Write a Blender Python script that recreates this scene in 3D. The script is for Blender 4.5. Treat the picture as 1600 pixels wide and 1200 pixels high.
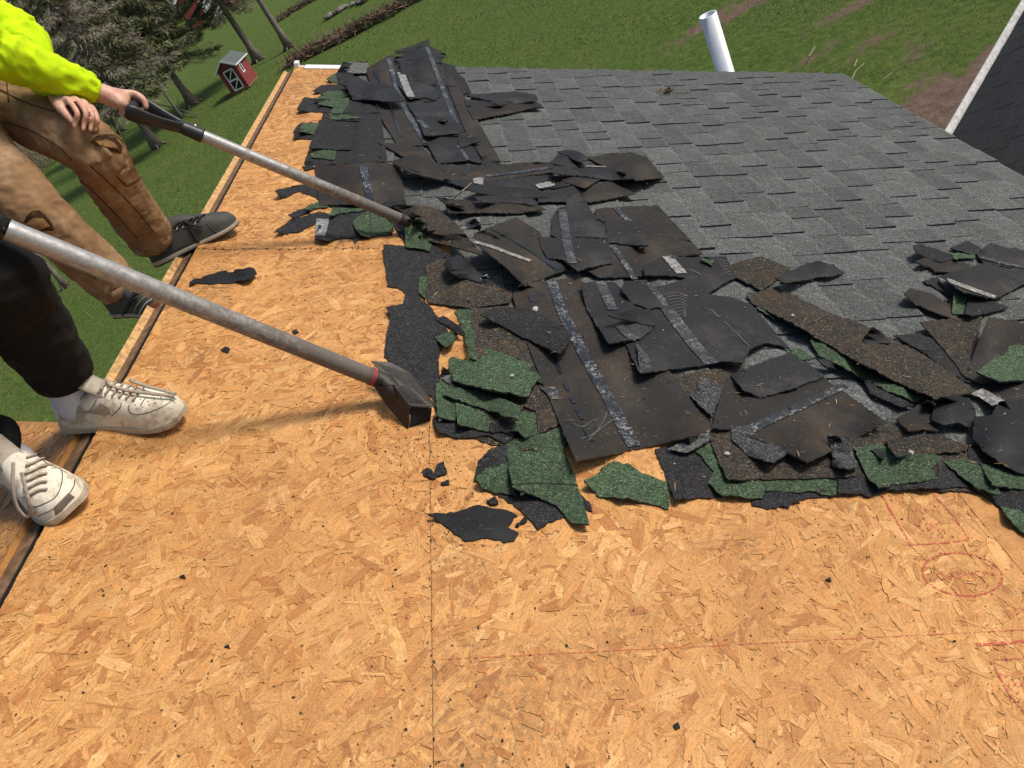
import bpy, bmesh, math, random
import numpy as np
from mathutils import Vector, Matrix, noise
from mathutils.geometry import delaunay_2d_cdt
from mathutils.bvhtree import BVHTree

for o in list(bpy.data.objects):
    bpy.data.objects.remove(o, do_unlink=True)
scene = bpy.context.scene
COL = scene.collection

# ------------------------------------------------------------------ camera
FPX = 1256.0
CAM = np.array([0.0, 0.0, 6.4])
RX = np.array([0.89813422, -0.09203565, -0.42998181])
UX = np.array([0.40333713, 0.56190492, 0.72220635])
FX = np.array([-0.17514017, 0.82206587, -0.54178743])
cam_d = bpy.data.cameras.new('camera')
cam = bpy.data.objects.new('camera', cam_d)
COL.objects.link(cam)
cam_d.sensor_fit = 'HORIZONTAL'
cam_d.sensor_width = 36.0
cam_d.lens = 36.0 * FPX / 1600.0
cam_d.clip_start = 0.05
cam_d.clip_end = 2000.0
m = Matrix.Identity(4)
for r in range(3):
    m[r][0] = RX[r]; m[r][1] = UX[r]; m[r][2] = -FX[r]; m[r][3] = CAM[r]
cam.matrix_world = m
scene.camera = cam

# ------------------------------------------------------------------ light
SUN_EL, SUN_AZ = math.radians(47.0), math.radians(4.0)      # azimuth measured from +x towards +y
sun_dir = Vector((math.cos(SUN_EL) * math.cos(SUN_AZ), math.cos(SUN_EL) * math.sin(SUN_AZ), math.sin(SUN_EL)))
world = bpy.data.worlds.new('World')
scene.world = world
world.use_nodes = True
wn = world.node_tree
wn.nodes.clear()
w_out = wn.nodes.new('ShaderNodeOutputWorld')
w_bg = wn.nodes.new('ShaderNodeBackground')
w_sky = wn.nodes.new('ShaderNodeTexSky')
w_sky.sky_type = 'NISHITA'
w_sky.sun_disc = False
w_sky.sun_elevation = SUN_EL
w_sky.sun_rotation = math.radians(90.0) - SUN_AZ
w_sky.dust_density = 3.0
w_sky.air_density = 1.2
w_bg.inputs['Strength'].default_value = 0.115
wn.links.new(w_sky.outputs[0], w_bg.inputs[0])
wn.links.new(w_bg.outputs[0], w_out.inputs[0])
sun_d = bpy.data.lights.new('sun', 'SUN')
sun_d.energy = 3.3
sun_d.angle = math.radians(15.0)
sun_d.color = (1.0, 0.95, 0.87)
sun = bpy.data.objects.new('sun', sun_d)
COL.objects.link(sun)
sun.rotation_euler = sun_dir.to_track_quat('Z', 'Y').to_euler()
sun.location = (20, 0, 30)
scene.view_settings.view_transform = 'Standard'
scene.view_settings.look = 'None'
scene.view_settings.exposure = 0.0
scene.view_settings.gamma = 1.0
scene.view_settings.use_curve_mapping = False

# ------------------------------------------------------------------ frames of reference
DROOF = 1.22                                    # camera to roof plane
TH = 0.48355114
SU = np.array([math.cos(TH), 0, -math.sin(TH)]) # down the slope
SV = np.array([0.0, 1.0, 0.0])                  # along the ridge
SN = np.array([math.sin(TH), 0, math.cos(TH)])  # out of the roof
ROOF0 = CAM - DROOF * SN
UR, UE, VR, VN = -0.811, 2.733, 5.34, -1.4       # ridge, eave, far rake, near end
XR, ZR = ROOF0[0] + UR * SU[0], ROOF0[2] + UR * SU[2]
roofM = Matrix(((SU[0], SV[0], SN[0], ROOF0[0]), (SU[1], SV[1], SN[1], ROOF0[1]), (SU[2], SV[2], SN[2], ROOF0[2]), (0, 0, 0, 1)))

def ray(x, y):
    return (x - 800.0) / FPX * RX - (y - 600.0) / FPX * UX + FX

def pt(x, y, t):
    return CAM + t * ray(x, y)

def on_roof(x, y, h=0.0):
    d = ray(x, y)
    t = -(DROOF - h) / (d @ SN)
    return CAM + t * d

def roof_uv(x, y, h=0.0):
    p = on_roof(x, y, h) - ROOF0
    return float(p @ SU), float(p @ SV)

def on_ground(x, y, z=0.0):
    d = ray(x, y)
    return CAM + (z - CAM[2]) / d[2] * d

def rp(u, v, h=0.0):
    return ROOF0 + u * SU + v * SV + h * SN

def to_px(p):
    d = np.asarray(p) - CAM
    z = d @ FX
    return 800 + FPX * (d @ RX) / z, 600 - FPX * (d @ UX) / z, z

# ------------------------------------------------------------------ object helpers
def tag(o, label=None, cat=None, group=None, kind=None):
    if label: o['label'] = label
    if cat: o['category'] = cat
    if group: o['group'] = group
    if kind: o['kind'] = kind
    return o

def empty(name, loc=(0, 0, 0)):
    o = bpy.data.objects.new(name, None)
    COL.objects.link(o)
    o.location = Vector(loc)
    o.empty_display_size = 0.1
    return o

def mesh_obj(name, verts, faces, mats, parent=None, fmat=None, smooth=False, origin=None):
    """verts in world coordinates; the object's origin is put at `origin` (or the centroid)."""
    v = np.asarray(verts, dtype=float).reshape(-1, 3)
    if origin is None:
        origin = v.mean(axis=0)
    origin = np.asarray(origin, dtype=float)
    me = bpy.data.meshes.new(name)
    me.from_pydata((v - origin).tolist(), [], [list(f) for f in faces])
    if not isinstance(mats, (list, tuple)):
        mats = [mats]
    for mm in mats:
        me.materials.append(mm)
    if fmat is not None:
        me.polygons.foreach_set('material_index', np.asarray(fmat, dtype=np.int32))
    if smooth:
        me.polygons.foreach_set('use_smooth', np.ones(len(me.polygons), dtype=bool))
    me.update()
    o = bpy.data.objects.new(name, me)
    COL.objects.link(o)
    if parent is not None:
        o.parent = parent
        pl = Vector((0, 0, 0))
        q = parent
        while q is not None:
            pl += q.location
            q = q.parent
        o.location = Vector(origin) - pl
    else:
        o.location = Vector(origin)
    return o

class MB:
    """collects simple shapes for one mesh"""
    def __init__(s):
        s.v = []; s.f = []; s.m = []
    def add(s, verts, faces, mi=0):
        b = len(s.v)
        s.v += [tuple(map(float, p)) for p in verts]
        s.f += [tuple(i + b for i in f) for f in faces]
        s.m += [mi] * len(faces)
    def hexa(s, p, mi=0):
        s.add(p, [(0, 3, 2, 1), (4, 5, 6, 7), (0, 1, 5, 4), (1, 2, 6, 5), (2, 3, 7, 6), (3, 0, 4, 7)], mi)
    def box(s, o, ax, ay, az, mi=0):
        o, ax, ay, az = map(np.asarray, (o, ax, ay, az))
        s.hexa([o, o + ax, o + ax + ay, o + ay, o + az, o + ax + az, o + ax + ay + az, o + ay + az], mi)
    def slab(s, poly, n, mi=0):
        """polygon extruded by vector n"""
        k = len(poly); n = np.asarray(n)
        P = [np.asarray(p, dtype=float) for p in poly]
        s.add(P + [p + n for p in P], [tuple(range(k))[::-1], tuple(range(k, 2 * k))] + [(i, (i + 1) % k, k + (i + 1) % k, k + i) for i in range(k)], mi)
    def tube(s, pts, rad, n=8, mi=0, cap=True, flat=1.0):
        V, F = tube_geo(pts, rad, n, cap, flat)
        s.add(V, F, mi)
    def build(s, name, mats, parent=None, smooth=False, origin=None):
        return mesh_obj(name, s.v, s.f, mats, parent, s.m, smooth, origin)

def unit(v):
    v = np.asarray(v, dtype=float)
    return v / (np.linalg.norm(v) + 1e-12)

def tube_geo(pts, rad, n=8, cap=True, flat=1.0):
    P = [np.asarray(p, dtype=float) for p in pts]
    k = len(P)
    if not hasattr(rad, '__len__'):
        rad = [rad] * k
    T = [unit(P[min(i + 1, k - 1)] - P[max(i - 1, 0)]) for i in range(k)]
    a = np.array([0, 0, 1.0]) if abs(T[0][2]) < 0.9 else np.array([1.0, 0, 0])
    N = unit(np.cross(T[0], a))
    V = []; F = []
    for i in range(k):
        N = unit(N - T[i] * (N @ T[i]))
        B = np.cross(T[i], N)
        for j in range(n):
            t = 2 * math.pi * j / n
            V.append(P[i] + rad[i] * (math.cos(t) * N + flat * math.sin(t) * B))
    for i in range(k - 1):
        for j in range(n):
            j2 = (j + 1) % n
            F.append((i * n + j, i * n + j2, (i + 1) * n + j2, (i + 1) * n + j))
    if cap:
        F.append(tuple(range(n))[::-1])
        F.append(tuple((k - 1) * n + j for j in range(n)))
    return V, F

def spline(P, sub=6):
    """Catmull-Rom through rows of P (any dimension)"""
    P = np.asarray(P, dtype=float)
    if len(P) < 3:
        return np.array([P[0] + (P[-1] - P[0]) * t for t in np.linspace(0, 1, sub + 1)])
    Q = np.vstack([2 * P[0] - P[1], P, 2 * P[-1] - P[-2]])
    out = []
    for i in range(1, len(Q) - 2):
        p0, p1, p2, p3 = Q[i - 1], Q[i], Q[i + 1], Q[i + 2]
        for t in np.linspace(0, 1, sub, endpoint=False):
            out.append(0.5 * (2 * p1 + (p2 - p0) * t + (2 * p0 - 5 * p1 + 4 * p2 - p3) * t * t + (3 * p1 - p0 - 3 * p2 + p3) * t ** 3))
    out.append(Q[-2])
    return np.array(out)

# ------------------------------------------------------------------ materials
class NT:
    def __init__(s, name):
        s.mat = bpy.data.materials.new(name)
        s.mat.use_nodes = True
        s.t = s.mat.node_tree
        s.t.nodes.clear()
        s.out = s.n('ShaderNodeOutputMaterial')
        s.p = s.n('ShaderNodeBsdfPrincipled')
        s.t.links.new(s.p.outputs[0], s.out.inputs[0])
    def n(s, typ, ins=None, **props):
        nd = s.t.nodes.new(typ)
        for k, v in props.items():
            setattr(nd, k, v)
        for k, v in (ins or {}).items():
            s.set(nd, k, v)
        return nd
    def set(s, nd, k, v):
        sock = nd.inputs[k]
        if isinstance(v, bpy.types.NodeSocket):
            s.t.links.new(v, sock)
        elif isinstance(v, (tuple, list)) and len(v) == 3 and sock.type == 'RGBA':
            sock.default_value = (*v, 1)
        else:
            sock.default_value = v
    def coord(s, kind='Object'):
        return s.n('ShaderNodeTexCoord').outputs[kind]
    def mapping(s, vec, scale=(1, 1, 1), rot=(0, 0, 0), loc=(0, 0, 0)):
        return s.n('ShaderNodeMapping', {'Vector': vec, 'Scale': scale, 'Rotation': rot, 'Location': loc}).outputs[0]
    def noise(s, vec, scale, detail=3.0, rough=0.55, out=0, dist=0.0):
        return s.n('ShaderNodeTexNoise', {'Vector': vec, 'Scale': scale, 'Detail': detail, 'Roughness': rough, 'Distortion': dist}).outputs[out]
    def vor(s, vec, scale, out='Color', feature='F1'):
        return s.n('ShaderNodeTexVoronoi', {'Vector': vec, 'Scale': scale}, feature=feature).outputs[out]
    def ramp(s, fac, stops, interp='LINEAR'):
        r = s.n('ShaderNodeValToRGB', {'Fac': fac})
        cr = r.color_ramp
        cr.interpolation = interp
        while len(cr.elements) < len(stops):
            cr.elements.new(0.5)
        for e, (p, c) in zip(cr.elements, stops):
            e.position = p
            e.color = (*c, 1) if len(c) == 3 else c
        return r.outputs[0]
    def mix(s, fac, a, b, blend='MIX'):
        x = s.n('ShaderNodeMix', data_type='RGBA', blend_type=blend)
        for i, v in ((0, fac), (6, a), (7, b)):
            if isinstance(v, bpy.types.NodeSocket): s.t.links.new(v, x.inputs[i])
            elif i == 0: x.inputs[0].default_value = v
            else: x.inputs[i].default_value = (*v, 1)
        return x.outputs[2]
    def math(s, op, a, b=0.0, clamp=False):
        x = s.n('ShaderNodeMath', operation=op, use_clamp=clamp)
        for i, v in ((0, a), (1, b)):
            if isinstance(v, bpy.types.NodeSocket): s.t.links.new(v, x.inputs[i])
            else: x.inputs[i].default_value = v
        return x.outputs[0]
    def step(s, v, lo, hi):
        return s.n('ShaderNodeMapRange', {'Value': v, 'From Min': lo, 'From Max': hi}).outputs[0]
    def bump(s, h, strength=0.3, dist=0.002):
        b = s.n('ShaderNodeBump', {'Height': h, 'Strength': strength, 'Distance': dist})
        s.t.links.new(b.outputs[0], s.p.inputs['Normal'])
    def attr(s, name, out='Color'):
        return s.n('ShaderNodeAttribute', attribute_name=name).outputs[out]
    def rand(s):
        return s.n('ShaderNodeObjectInfo').outputs['Random']
    def done(s, col=None, rough=0.6, metal=0.0, spec=None):
        if col is not None: s.set(s.p, 'Base Color', col)
        s.set(s.p, 'Roughness', rough)
        s.set(s.p, 'Metallic', metal)
        if spec is not None: s.set(s.p, 'Specular IOR Level', spec)
        return s.mat

def plain(name, col, rough=0.6, metal=0.0, var=0.25, scale=30.0, bump=0.15, bdist=0.002, spec=None):
    t = NT(name)
    c = t.coord()
    n = t.noise(c, scale, 4.0)
    lo = tuple(x * (1 - var) for x in col); hi = tuple(min(1, x * (1 + var)) for x in col)
    cc = t.ramp(n, [(0.3, lo), (0.7, hi)])
    if bump: t.bump(t.noise(c, scale * 4, 3.0), bump, bdist)
    return t.done(cc, rough, metal, spec)

def granules(name, stops, scale=330.0, stain=(0.03, 0.02, 0.012), stain_amt=0.35, bump=0.5, rnd=0.12):
    """mineral granules: every cell takes one tone of the palette"""
    t = NT(name)
    c = t.coord()
    v = t.vor(c, scale)
    sep = t.n('ShaderNodeSeparateColor', {'Color': v})
    col = t.ramp(sep.outputs[0], stops, 'CONSTANT')
    big = t.noise(c, 9.0, 4.0, 0.6)
    col = t.mix(t.math('MULTIPLY', t.step(big, 0.45, 0.75), stain_amt, True), col, stain)
    bl = t.noise(c, 26.0, 5.0, 0.7)
    col = t.mix(t.math('MULTIPLY', t.step(bl, 0.56, 0.70), stain_amt, True), col, stain)
    md = t.noise(c, 45.0, 3.0)
    col = t.mix(1.0, col, t.ramp(md, [(0.25, (0.72, 0.72, 0.72)), (0.75, (1.25, 1.25, 1.25))]), 'MULTIPLY')
    r = t.math('ADD', t.math('MULTIPLY', t.rand(), 2 * rnd), 1.0 - rnd)
    cb = t.n('ShaderNodeCombineXYZ', {0: r, 1: r, 2: r})
    col = t.mix(1.0, col, cb.outputs[0], 'MULTIPLY')
    t.bump(sep.outputs[1], bump, 0.0012)
    return t.done(col, 0.85, 0.0, 0.25)

def backing(name, base, brown, dust, amt=0.5, rough=0.5):
    """sand-dusted underside of an asphalt shingle"""
    t = NT(name)
    c = t.coord()
    big = t.noise(c, 6.0, 5.0, 0.62, dist=0.4)
    col = t.mix(t.math('MULTIPLY', t.step(big, 0.40, 0.68), amt, True), base, brown)
    f = t.noise(c, 420.0, 2.0)
    col = t.mix(1.0, col, t.ramp(f, [(0.3, (0.75, 0.75, 0.75)), (0.7, (1.3, 1.3, 1.3))]), 'MULTIPLY')
    # thin pale scratches and specks of grit
    sc = t.noise(t.mapping(c, (3.0, 60.0, 20.0), (0.3, 0.2, 0.5)), 6.0, 2.0, 0.4)
    msk = t.math('MULTIPLY', t.step(sc, 0.705, 0.74), t.step(t.noise(c, 14.0, 1.0), 0.5, 0.62), True)
    col = t.mix(t.math('MULTIPLY', msk, 0.55), col, dust)
    sp = t.n('ShaderNodeSeparateColor', {'Color': t.vor(c, 330.0)}).outputs[0]
    col = t.mix(t.math('MULTIPLY', t.math('GREATER_THAN', sp, 0.994), 0.22), col, dust)
    ds = t.noise(c, 3.5, 6.0, 0.7, dist=0.5)
    col = t.mix(t.math('MULTIPLY', t.step(ds, 0.5, 0.72), 0.09), col, dust)
    r = t.math('ADD', t.math('MULTIPLY', t.rand(), 0.3), 0.85)
    cb = t.n('ShaderNodeCombineXYZ', {0: r, 1: r, 2: r})
    col = t.mix(1.0, col, cb.outputs[0], 'MULTIPLY')
    t.bump(t.math('ADD', t.math('MULTIPLY', t.noise(c, 30.0, 4.0), 2.0), f), 0.25, 0.0015)
    return t.done(col, rough + 0.17, 0.0, 0.22)

MAT = {}
MAT['gran_grey'] = granules('granules_grey', [(0, (0.038, 0.040, 0.039)), (0.22, (0.070, 0.0745, 0.072)), (0.5, (0.098, 0.104, 0.100)), (0.78, (0.136, 0.143, 0.137)), (0.95, (0.2, 0.208, 0.2))], 300.0, (0.055, 0.05, 0.045), 0.4, rnd=0.2)
MAT['gran_worn'] = granules('granules_worn_edge', [(0, (0.066, 0.07, 0.067)), (0.4, (0.11, 0.116, 0.111)), (0.8, (0.17, 0.178, 0.168))], 300.0, (0.07, 0.065, 0.06), 0.3)
MAT['gran_light'] = granules('granules_light_grey', [(0, (0.02, 0.02, 0.022)), (0.35, (0.045, 0.045, 0.048)), (0.7, (0.085, 0.085, 0.088)), (0.94, (0.16, 0.16, 0.16))], 330.0, (0.09, 0.085, 0.08), 0.2)
MAT['gran_black'] = granules('granules_black', [(0, (0.009, 0.009, 0.01)), (0.45, (0.02, 0.02, 0.022)), (0.75, (0.033, 0.033, 0.036)), (0.96, (0.06, 0.06, 0.06))], 330.0, (0.03, 0.022, 0.013), 0.3)
MAT['gran_brown'] = granules('granules_dusty_brown', [(0, (0.012, 0.01, 0.009)), (0.4, (0.03, 0.027, 0.023)), (0.72, (0.055, 0.048, 0.038)), (0.92, (0.105, 0.08, 0.05)), (0.985, (0.26, 0.17, 0.075))], 330.0, (0.085, 0.052, 0.026), 0.45)
MAT['gran_green'] = granules('granules_green', [(0, (0.018, 0.032, 0.017)), (0.3, (0.036, 0.065, 0.032)), (0.6, (0.056, 0.094, 0.047)), (0.85, (0.095, 0.142, 0.076)), (0.98, (0.17, 0.19, 0.12))], 330.0, (0.03, 0.04, 0.02), 0.5)
MAT['gran_charcoal'] = granules('granules_charcoal_roof', [(0, (0.012, 0.012, 0.013)), (0.5, (0.02, 0.021, 0.023)), (0.85, (0.035, 0.036, 0.04))], 200.0, (0.02, 0.02, 0.02), 0.2)
MAT['back_brown'] = backing('shingle_back_brown', (0.0165, 0.0148, 0.0138), (0.047, 0.029, 0.017), (0.34, 0.29, 0.22), 0.6, 0.5)
MAT['back_dark'] = backing('shingle_back_dark', (0.0135, 0.0135, 0.0155), (0.027, 0.0225, 0.0195), (0.34, 0.32, 0.29), 0.5, 0.48)
MAT['back_black'] = backing('shingle_back_black', (0.011, 0.011, 0.013), (0.02, 0.019, 0.019), (0.25, 0.25, 0.25), 0.4, 0.5)
MAT['asphalt_edge'] = plain('asphalt_edge', (0.02, 0.019, 0.018), 0.75, var=0.4, scale=200)
MAT['tab_edge'] = plain('tab_cut_edge', (0.034, 0.034, 0.034), 0.85, var=0.5, scale=120)
MAT['edge_pale'] = plain('fibre_edge', (0.10, 0.075, 0.055), 0.8, var=0.5, scale=120)

def tar_mat():
    t = NT('tar_strip')
    c = t.coord()
    n = t.noise(t.mapping(c, (1, 1, 1), (0.2, 0.3, 0.4)), 95.0, 6.0, 0.75, dist=0.8)
    big = t.noise(c, 14.0, 3.0)
    k = t.math('MULTIPLY', t.step(n, 0.49, 0.64), t.step(big, 0.40, 0.60), True)
    col = t.mix(k, (0.0105, 0.0115, 0.0135), (0.38, 0.38, 0.375))
    t.bump(n, 0.5, 0.002)
    return t.done(col, t.math('ADD', t.math('MULTIPLY', k, 0.3), 0.28))
MAT['tar'] = tar_mat()
MAT['tar_plain'] = plain('tar_strip_plain', (0.009, 0.0105, 0.014), 0.35, var=0.4, scale=60)
def film_mat():
    t = NT('release_film')
    c = t.coord()
    n = t.noise(c, 60.0, 5.0, 0.7, dist=0.5)
    col = t.ramp(n, [(0.3, (0.05, 0.05, 0.05)), (0.48, (0.2, 0.19, 0.175)), (0.72, (0.5, 0.48, 0.43))])
    t.bump(n, 0.6, 0.003)
    return t.done(col, 0.35, 0.0, 0.6)
MAT['film'] = film_mat()
def smear_mat():
    t = NT('film_smear')
    c = t.coord()
    n = t.noise(c, 80.0, 6.0, 0.75, dist=0.8)
    big = t.noise(c, 16.0, 3.0)
    k = t.math('MULTIPLY', t.step(n, 0.46, 0.66), t.step(big, 0.38, 0.6), True)
    col = t.mix(k, (0.019, 0.019, 0.022), (0.24, 0.235, 0.225))
    t.bump(n, 0.5, 0.002)
    return t.done(col, 0.4)
MAT['film_dim'] = smear_mat()
MAT['scratch'] = plain('pale_scratch', (0.17, 0.16, 0.15), 0.7, var=0.5, scale=60, bump=0)

def osb_mat(name, use_attr):
    t = NT(name)
    uvn = t.n('ShaderNodeUVMap')
    c = t.coord()
    if use_attr:
        base = t.mix(0.26, t.attr('strand'), t.ramp(t.noise(c, 17.0, 4.0, 0.65), [(0.32, (0.38, 0.155, 0.044)), (0.5, (0.55, 0.262, 0.082)), (0.68, (0.68, 0.38, 0.14))]))
        g = t.noise(t.mapping(uvn.outputs[0], (16.0, 300.0, 1.0)), 1.0, 4.0, 0.65)
        base = t.mix(1.0, base, t.ramp(g, [(0.25, (0.62, 0.56, 0.50)), (0.52, (1.0, 1.0, 1.0)), (0.8, (1.17, 1.17, 1.14))]), 'MULTIPLY')
        sl = t.noise(t.mapping(uvn.outputs[0], (40.0, 420.0, 1.0)), 1.0, 2.0, 0.5)
        base = t.mix(t.math('MULTIPLY', t.step(sl, 0.655, 0.73), 0.7), base, (0.14, 0.06, 0.02))
        ed = t.attr('edge', 'Fac')
        base = t.mix(t.math('MULTIPLY', t.step(ed, 0.80, 1.0), t.math('ADD', t.math('MULTIPLY', g, 0.7), 0.0)), base, (0.16, 0.07, 0.025))  # one flank of each strand darkened, a shadow side put into the colour
        t.bump(t.math('ADD', g, t.math('MULTIPLY', ed, 0.5)), 0.45, 0.0014)
    else:
        base = t.ramp(t.noise(c, 25.0, 4.0), [(0.3, (0.40, 0.175, 0.052)), (0.7, (0.55, 0.27, 0.085))])
        t.bump(t.noise(c, 120.0, 3.0), 0.4, 0.002)
    # handling dirt: soft grey-brown smears and small black crumbs pressed in
    d1 = t.noise(c, 3.2, 5.0, 0.65, dist=0.3)
    d2 = t.noise(c, 70.0, 3.0, 0.6)
    dm = t.math('MULTIPLY', t.step(d1, 0.44, 0.70), t.step(d2, 0.40, 0.66), True)
    base = t.mix(t.math('MULTIPLY', dm, 0.65), base, (0.13, 0.075, 0.036))
    wm = t.noise(c, 1.3, 3.0, 0.5)
    base = t.mix(t.math('MULTIPLY', t.step(wm, 0.44, 0.70), 0.34), base, (0.42, 0.175, 0.052))
    f3 = t.noise(c, 260.0, 3.0, 0.7)
    base = t.mix(1.0, base, t.ramp(f3, [(0.3, (0.72, 0.68, 0.62)), (0.55, (1.0, 1.0, 1.0)), (0.75, (1.12, 1.12, 1.1))]), 'MULTIPLY')
    sp = t.noise(c, 150.0, 2.0, 0.6)
    base = t.mix(t.math('MULTIPLY', t.step(sp, 0.69, 0.73), 0.8), base, (0.03, 0.022, 0.016))
    return t.done(base, 0.62, 0.0, 0.3)
MAT['osb_strand'] = osb_mat('osb_strands', True)
MAT['osb'] = osb_mat('osb_board', False)
MAT['osb_edge'] = plain('osb_cut_edge', (0.50, 0.29, 0.115), 0.7, var=0.45, scale=55, bump=0.5)
MAT['wood_old'] = plain('weathered_board', (0.17, 0.095, 0.045), 0.8, var=0.5, scale=40, bump=0.5)
MAT['wood_dark'] = plain('dark_damp_board', (0.05, 0.028, 0.015), 0.8, var=0.5, scale=40, bump=0.5)
MAT['white_paint'] = plain('white_paint', (0.74, 0.75, 0.76), 0.45, var=0.06, scale=20)
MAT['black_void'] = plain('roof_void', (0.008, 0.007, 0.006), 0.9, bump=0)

# ================================================================== the setting
def ground_mat():
    t = NT('lawn')
    c = t.coord()
    soil = t.attr('soil', 'Fac')
    a = t.noise(c, 0.35, 5.0, 0.6)
    b = t.noise(t.mapping(c, (1, 1, 1), (0, 0, 0.4)), 6.0, 5.0, 0.7)
    f = t.noise(c, 38.0, 3.0, 0.6)
    g = t.ramp(b, [(0.25, (0.036, 0.068, 0.010)), (0.5, (0.074, 0.124, 0.02)), (0.75, (0.135, 0.18, 0.04))])
    g = t.mix(t.step(a, 0.35, 0.7), g, t.ramp(b, [(0.3, (0.05, 0.09, 0.014)), (0.7, (0.145, 0.165, 0.045))]))
    g = t.mix(1.0, g, t.ramp(f, [(0.25, (0.6, 0.6, 0.6)), (0.75, (1.35, 1.35, 1.3))]), 'MULTIPLY')
    straw = t.math('MULTIPLY', t.step(t.noise(t.mapping(c, (2.5, 0.5, 1), (0, 0, 0.9)), 5.0, 4.0, 0.7), 0.60, 0.72), t.step(a, 0.45, 0.62), True)
    g = t.mix(t.math('MULTIPLY', straw, 0.45), g, (0.22, 0.17, 0.085))
    sn = t.noise(c, 3.0, 5.0, 0.65)
    s = t.step(t.math('ADD', soil, t.math('MULTIPLY', t.math('SUBTRACT', sn, 0.5), 1.3)), 0.42, 0.72)
    dirt = t.ramp(t.noise(c, 5.0, 6.0, 0.7), [(0.3, (0.10, 0.062, 0.045)), (0.6, (0.19, 0.125, 0.095)), (0.8, (0.28, 0.20, 0.155))])
    col = t.mix(s, g, dirt)
    t.bump(t.math('ADD', f, b), 0.8, 0.05)
    return t.done(col, 0.95, 0.0, 0.15)
MAT['lawn'] = ground_mat()

def axis(lo, hi, d, far_lo, far_hi):
    core = np.arange(lo, hi + d / 2, d)
    a = [lo]; s = d
    while a[-1] > far_lo: s *= 1.25; a.append(a[-1] - s)
    b = [hi]; s = d
    while b[-1] < far_hi: s *= 1.25; b.append(b[-1] + s)
    return np.concatenate([np.array(a[:0:-1]), core, np.array(b[1:])])
gx = axis(-24, 10, 0.3, -500, 400)
gy = axis(4, 62, 0.3, -120, 900)
GX, GY = np.meshgrid(gx, gy, indexing='ij')
SOIL = [(1105, 32, 1.6, 0.5, 0.5, .85), (1160, 10, 1.6, 0.5, 0.3, .85), (1275, 80, 0.8, 0.3, 0.2, .75), (1370, 62, 0.6, 0.35, 0.3, .75), (1430, 70, 0.5, .3, 0, .7), (1345, 3, 1.6, 0.4, 0.2, .8),
        (1330, 90, 0.4, 0.2, 0.2, .7), (1410, 92, .5, .25, 0.2, .7), (1120, 90, 0.5, .25, 0.4, .55), (1200, 60, .4, .2, .3, .5), (345, 75, 3.5, 1.2, 1.0, .55), (300, 40, 20, 6, 0.9, .5), (1440, 118, .6, .3, 0, .7),
        (1470, 150, 1.1, .5, .4, 1.2), (1500, 185, 1.6, .8, .4, 1.4), (1420, 172, 1.0, .4, .5, 1.2), (1560, 95, 1.1, .5, .6, 1.1), (1550, 150, 1.3, .8, .5, 1.4), (400, 330, 1.2, .5, .8, .3), (240, 330, 1.5, .4, .8, .5)]
soil = np.zeros_like(GX)
for (px, py, a, b, ang, s) in SOIL:
    p = on_ground(px, py)
    dx, dy = GX - p[0], GY - p[1]
    ca, sa = math.cos(ang), math.sin(ang)
    r2 = ((dx * ca + dy * sa) / a) ** 2 + ((-dx * sa + dy * ca) / b) ** 2
    soil = np.maximum(soil, s * np.exp(-r2 * 0.9))
GZ = -0.05 + 0.06 * np.sin(GX * 0.37 + 1.3) * np.cos(GY * 0.23) + 0.03 * np.sin(GX * 1.1 + GY * 0.8)
GZ = GZ + np.clip((-GX - 30) / 60, 0, 1) ** 2 * np.clip((GY - 60) / 80, 0, 1) * 3.0
nx, ny = GX.shape
idx = np.arange(nx * ny).reshape(nx, ny)
gf = np.stack([idx[:-1, :-1], idx[1:, :-1], idx[1:, 1:], idx[:-1, 1:]], -1).reshape(-1, 4)
gme = bpy.data.meshes.new('ground')
gme.from_pydata(np.stack([GX, GY, GZ], -1).reshape(-1, 3).tolist(), [], gf.tolist())
at = gme.attributes.new('soil', 'FLOAT', 'POINT')
at.data.foreach_set('value', soil.reshape(-1).astype(np.float32))
gme.materials.append(MAT['lawn'])
gme.polygons.foreach_set('use_smooth', np.ones(len(gme.polygons), dtype=bool))
gro = bpy.data.objects.new('ground', gme)
COL.objects.link(gro)
tag(gro, 'green lawn with bare dirt patches sloping round the house', 'lawn', kind='structure')

rng = np.random.default_rng(11)

def blades_mesh(name, base, length, width, lean, mats, fm, label, cat, parent=None, droop=None):
    """many thin triangles: base points (n,3), lean vectors (n,3) give the tip offset"""
    n = len(base)
    side = np.cross(lean, rng.normal(size=(n, 3)))
    side /= np.linalg.norm(side, axis=1, keepdims=True) + 1e-9
    a = base - side * (width[:, None] / 2); b = base + side * (width[:, None] / 2); tip = base + lean * length[:, None]
    V = np.stack([a, b, tip], 1).reshape(-1, 3)
    o = V.mean(0)
    me = bpy.data.meshes.new(name)
    me.vertices.add(3 * n); me.vertices.foreach_set('co', (V - o).astype(np.float32).reshape(-1))
    me.loops.add(3 * n); me.loops.foreach_set('vertex_index', np.arange(3 * n, dtype=np.int32))
    me.polygons.add(n); me.polygons.foreach_set('loop_start', np.arange(0, 3 * n, 3, dtype=np.int32))
    try: me.polygons.foreach_set('loop_total', np.full(n, 3, dtype=np.int32))
    except Exception: pass
    for mm in mats: me.materials.append(mm)
    me.polygons.foreach_set('material_index', np.asarray(fm, dtype=np.int32))
    me.update(calc_edges=True); me.validate()
    ob = bpy.data.objects.new(name, me)
    COL.objects.link(ob)
    if parent is not None:
        ob.parent = parent
        ob.location = Vector(o) - parent.location
    else:
        ob.location = Vector(o)
        tag(ob, label, cat, kind='stuff')
    return ob

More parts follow.
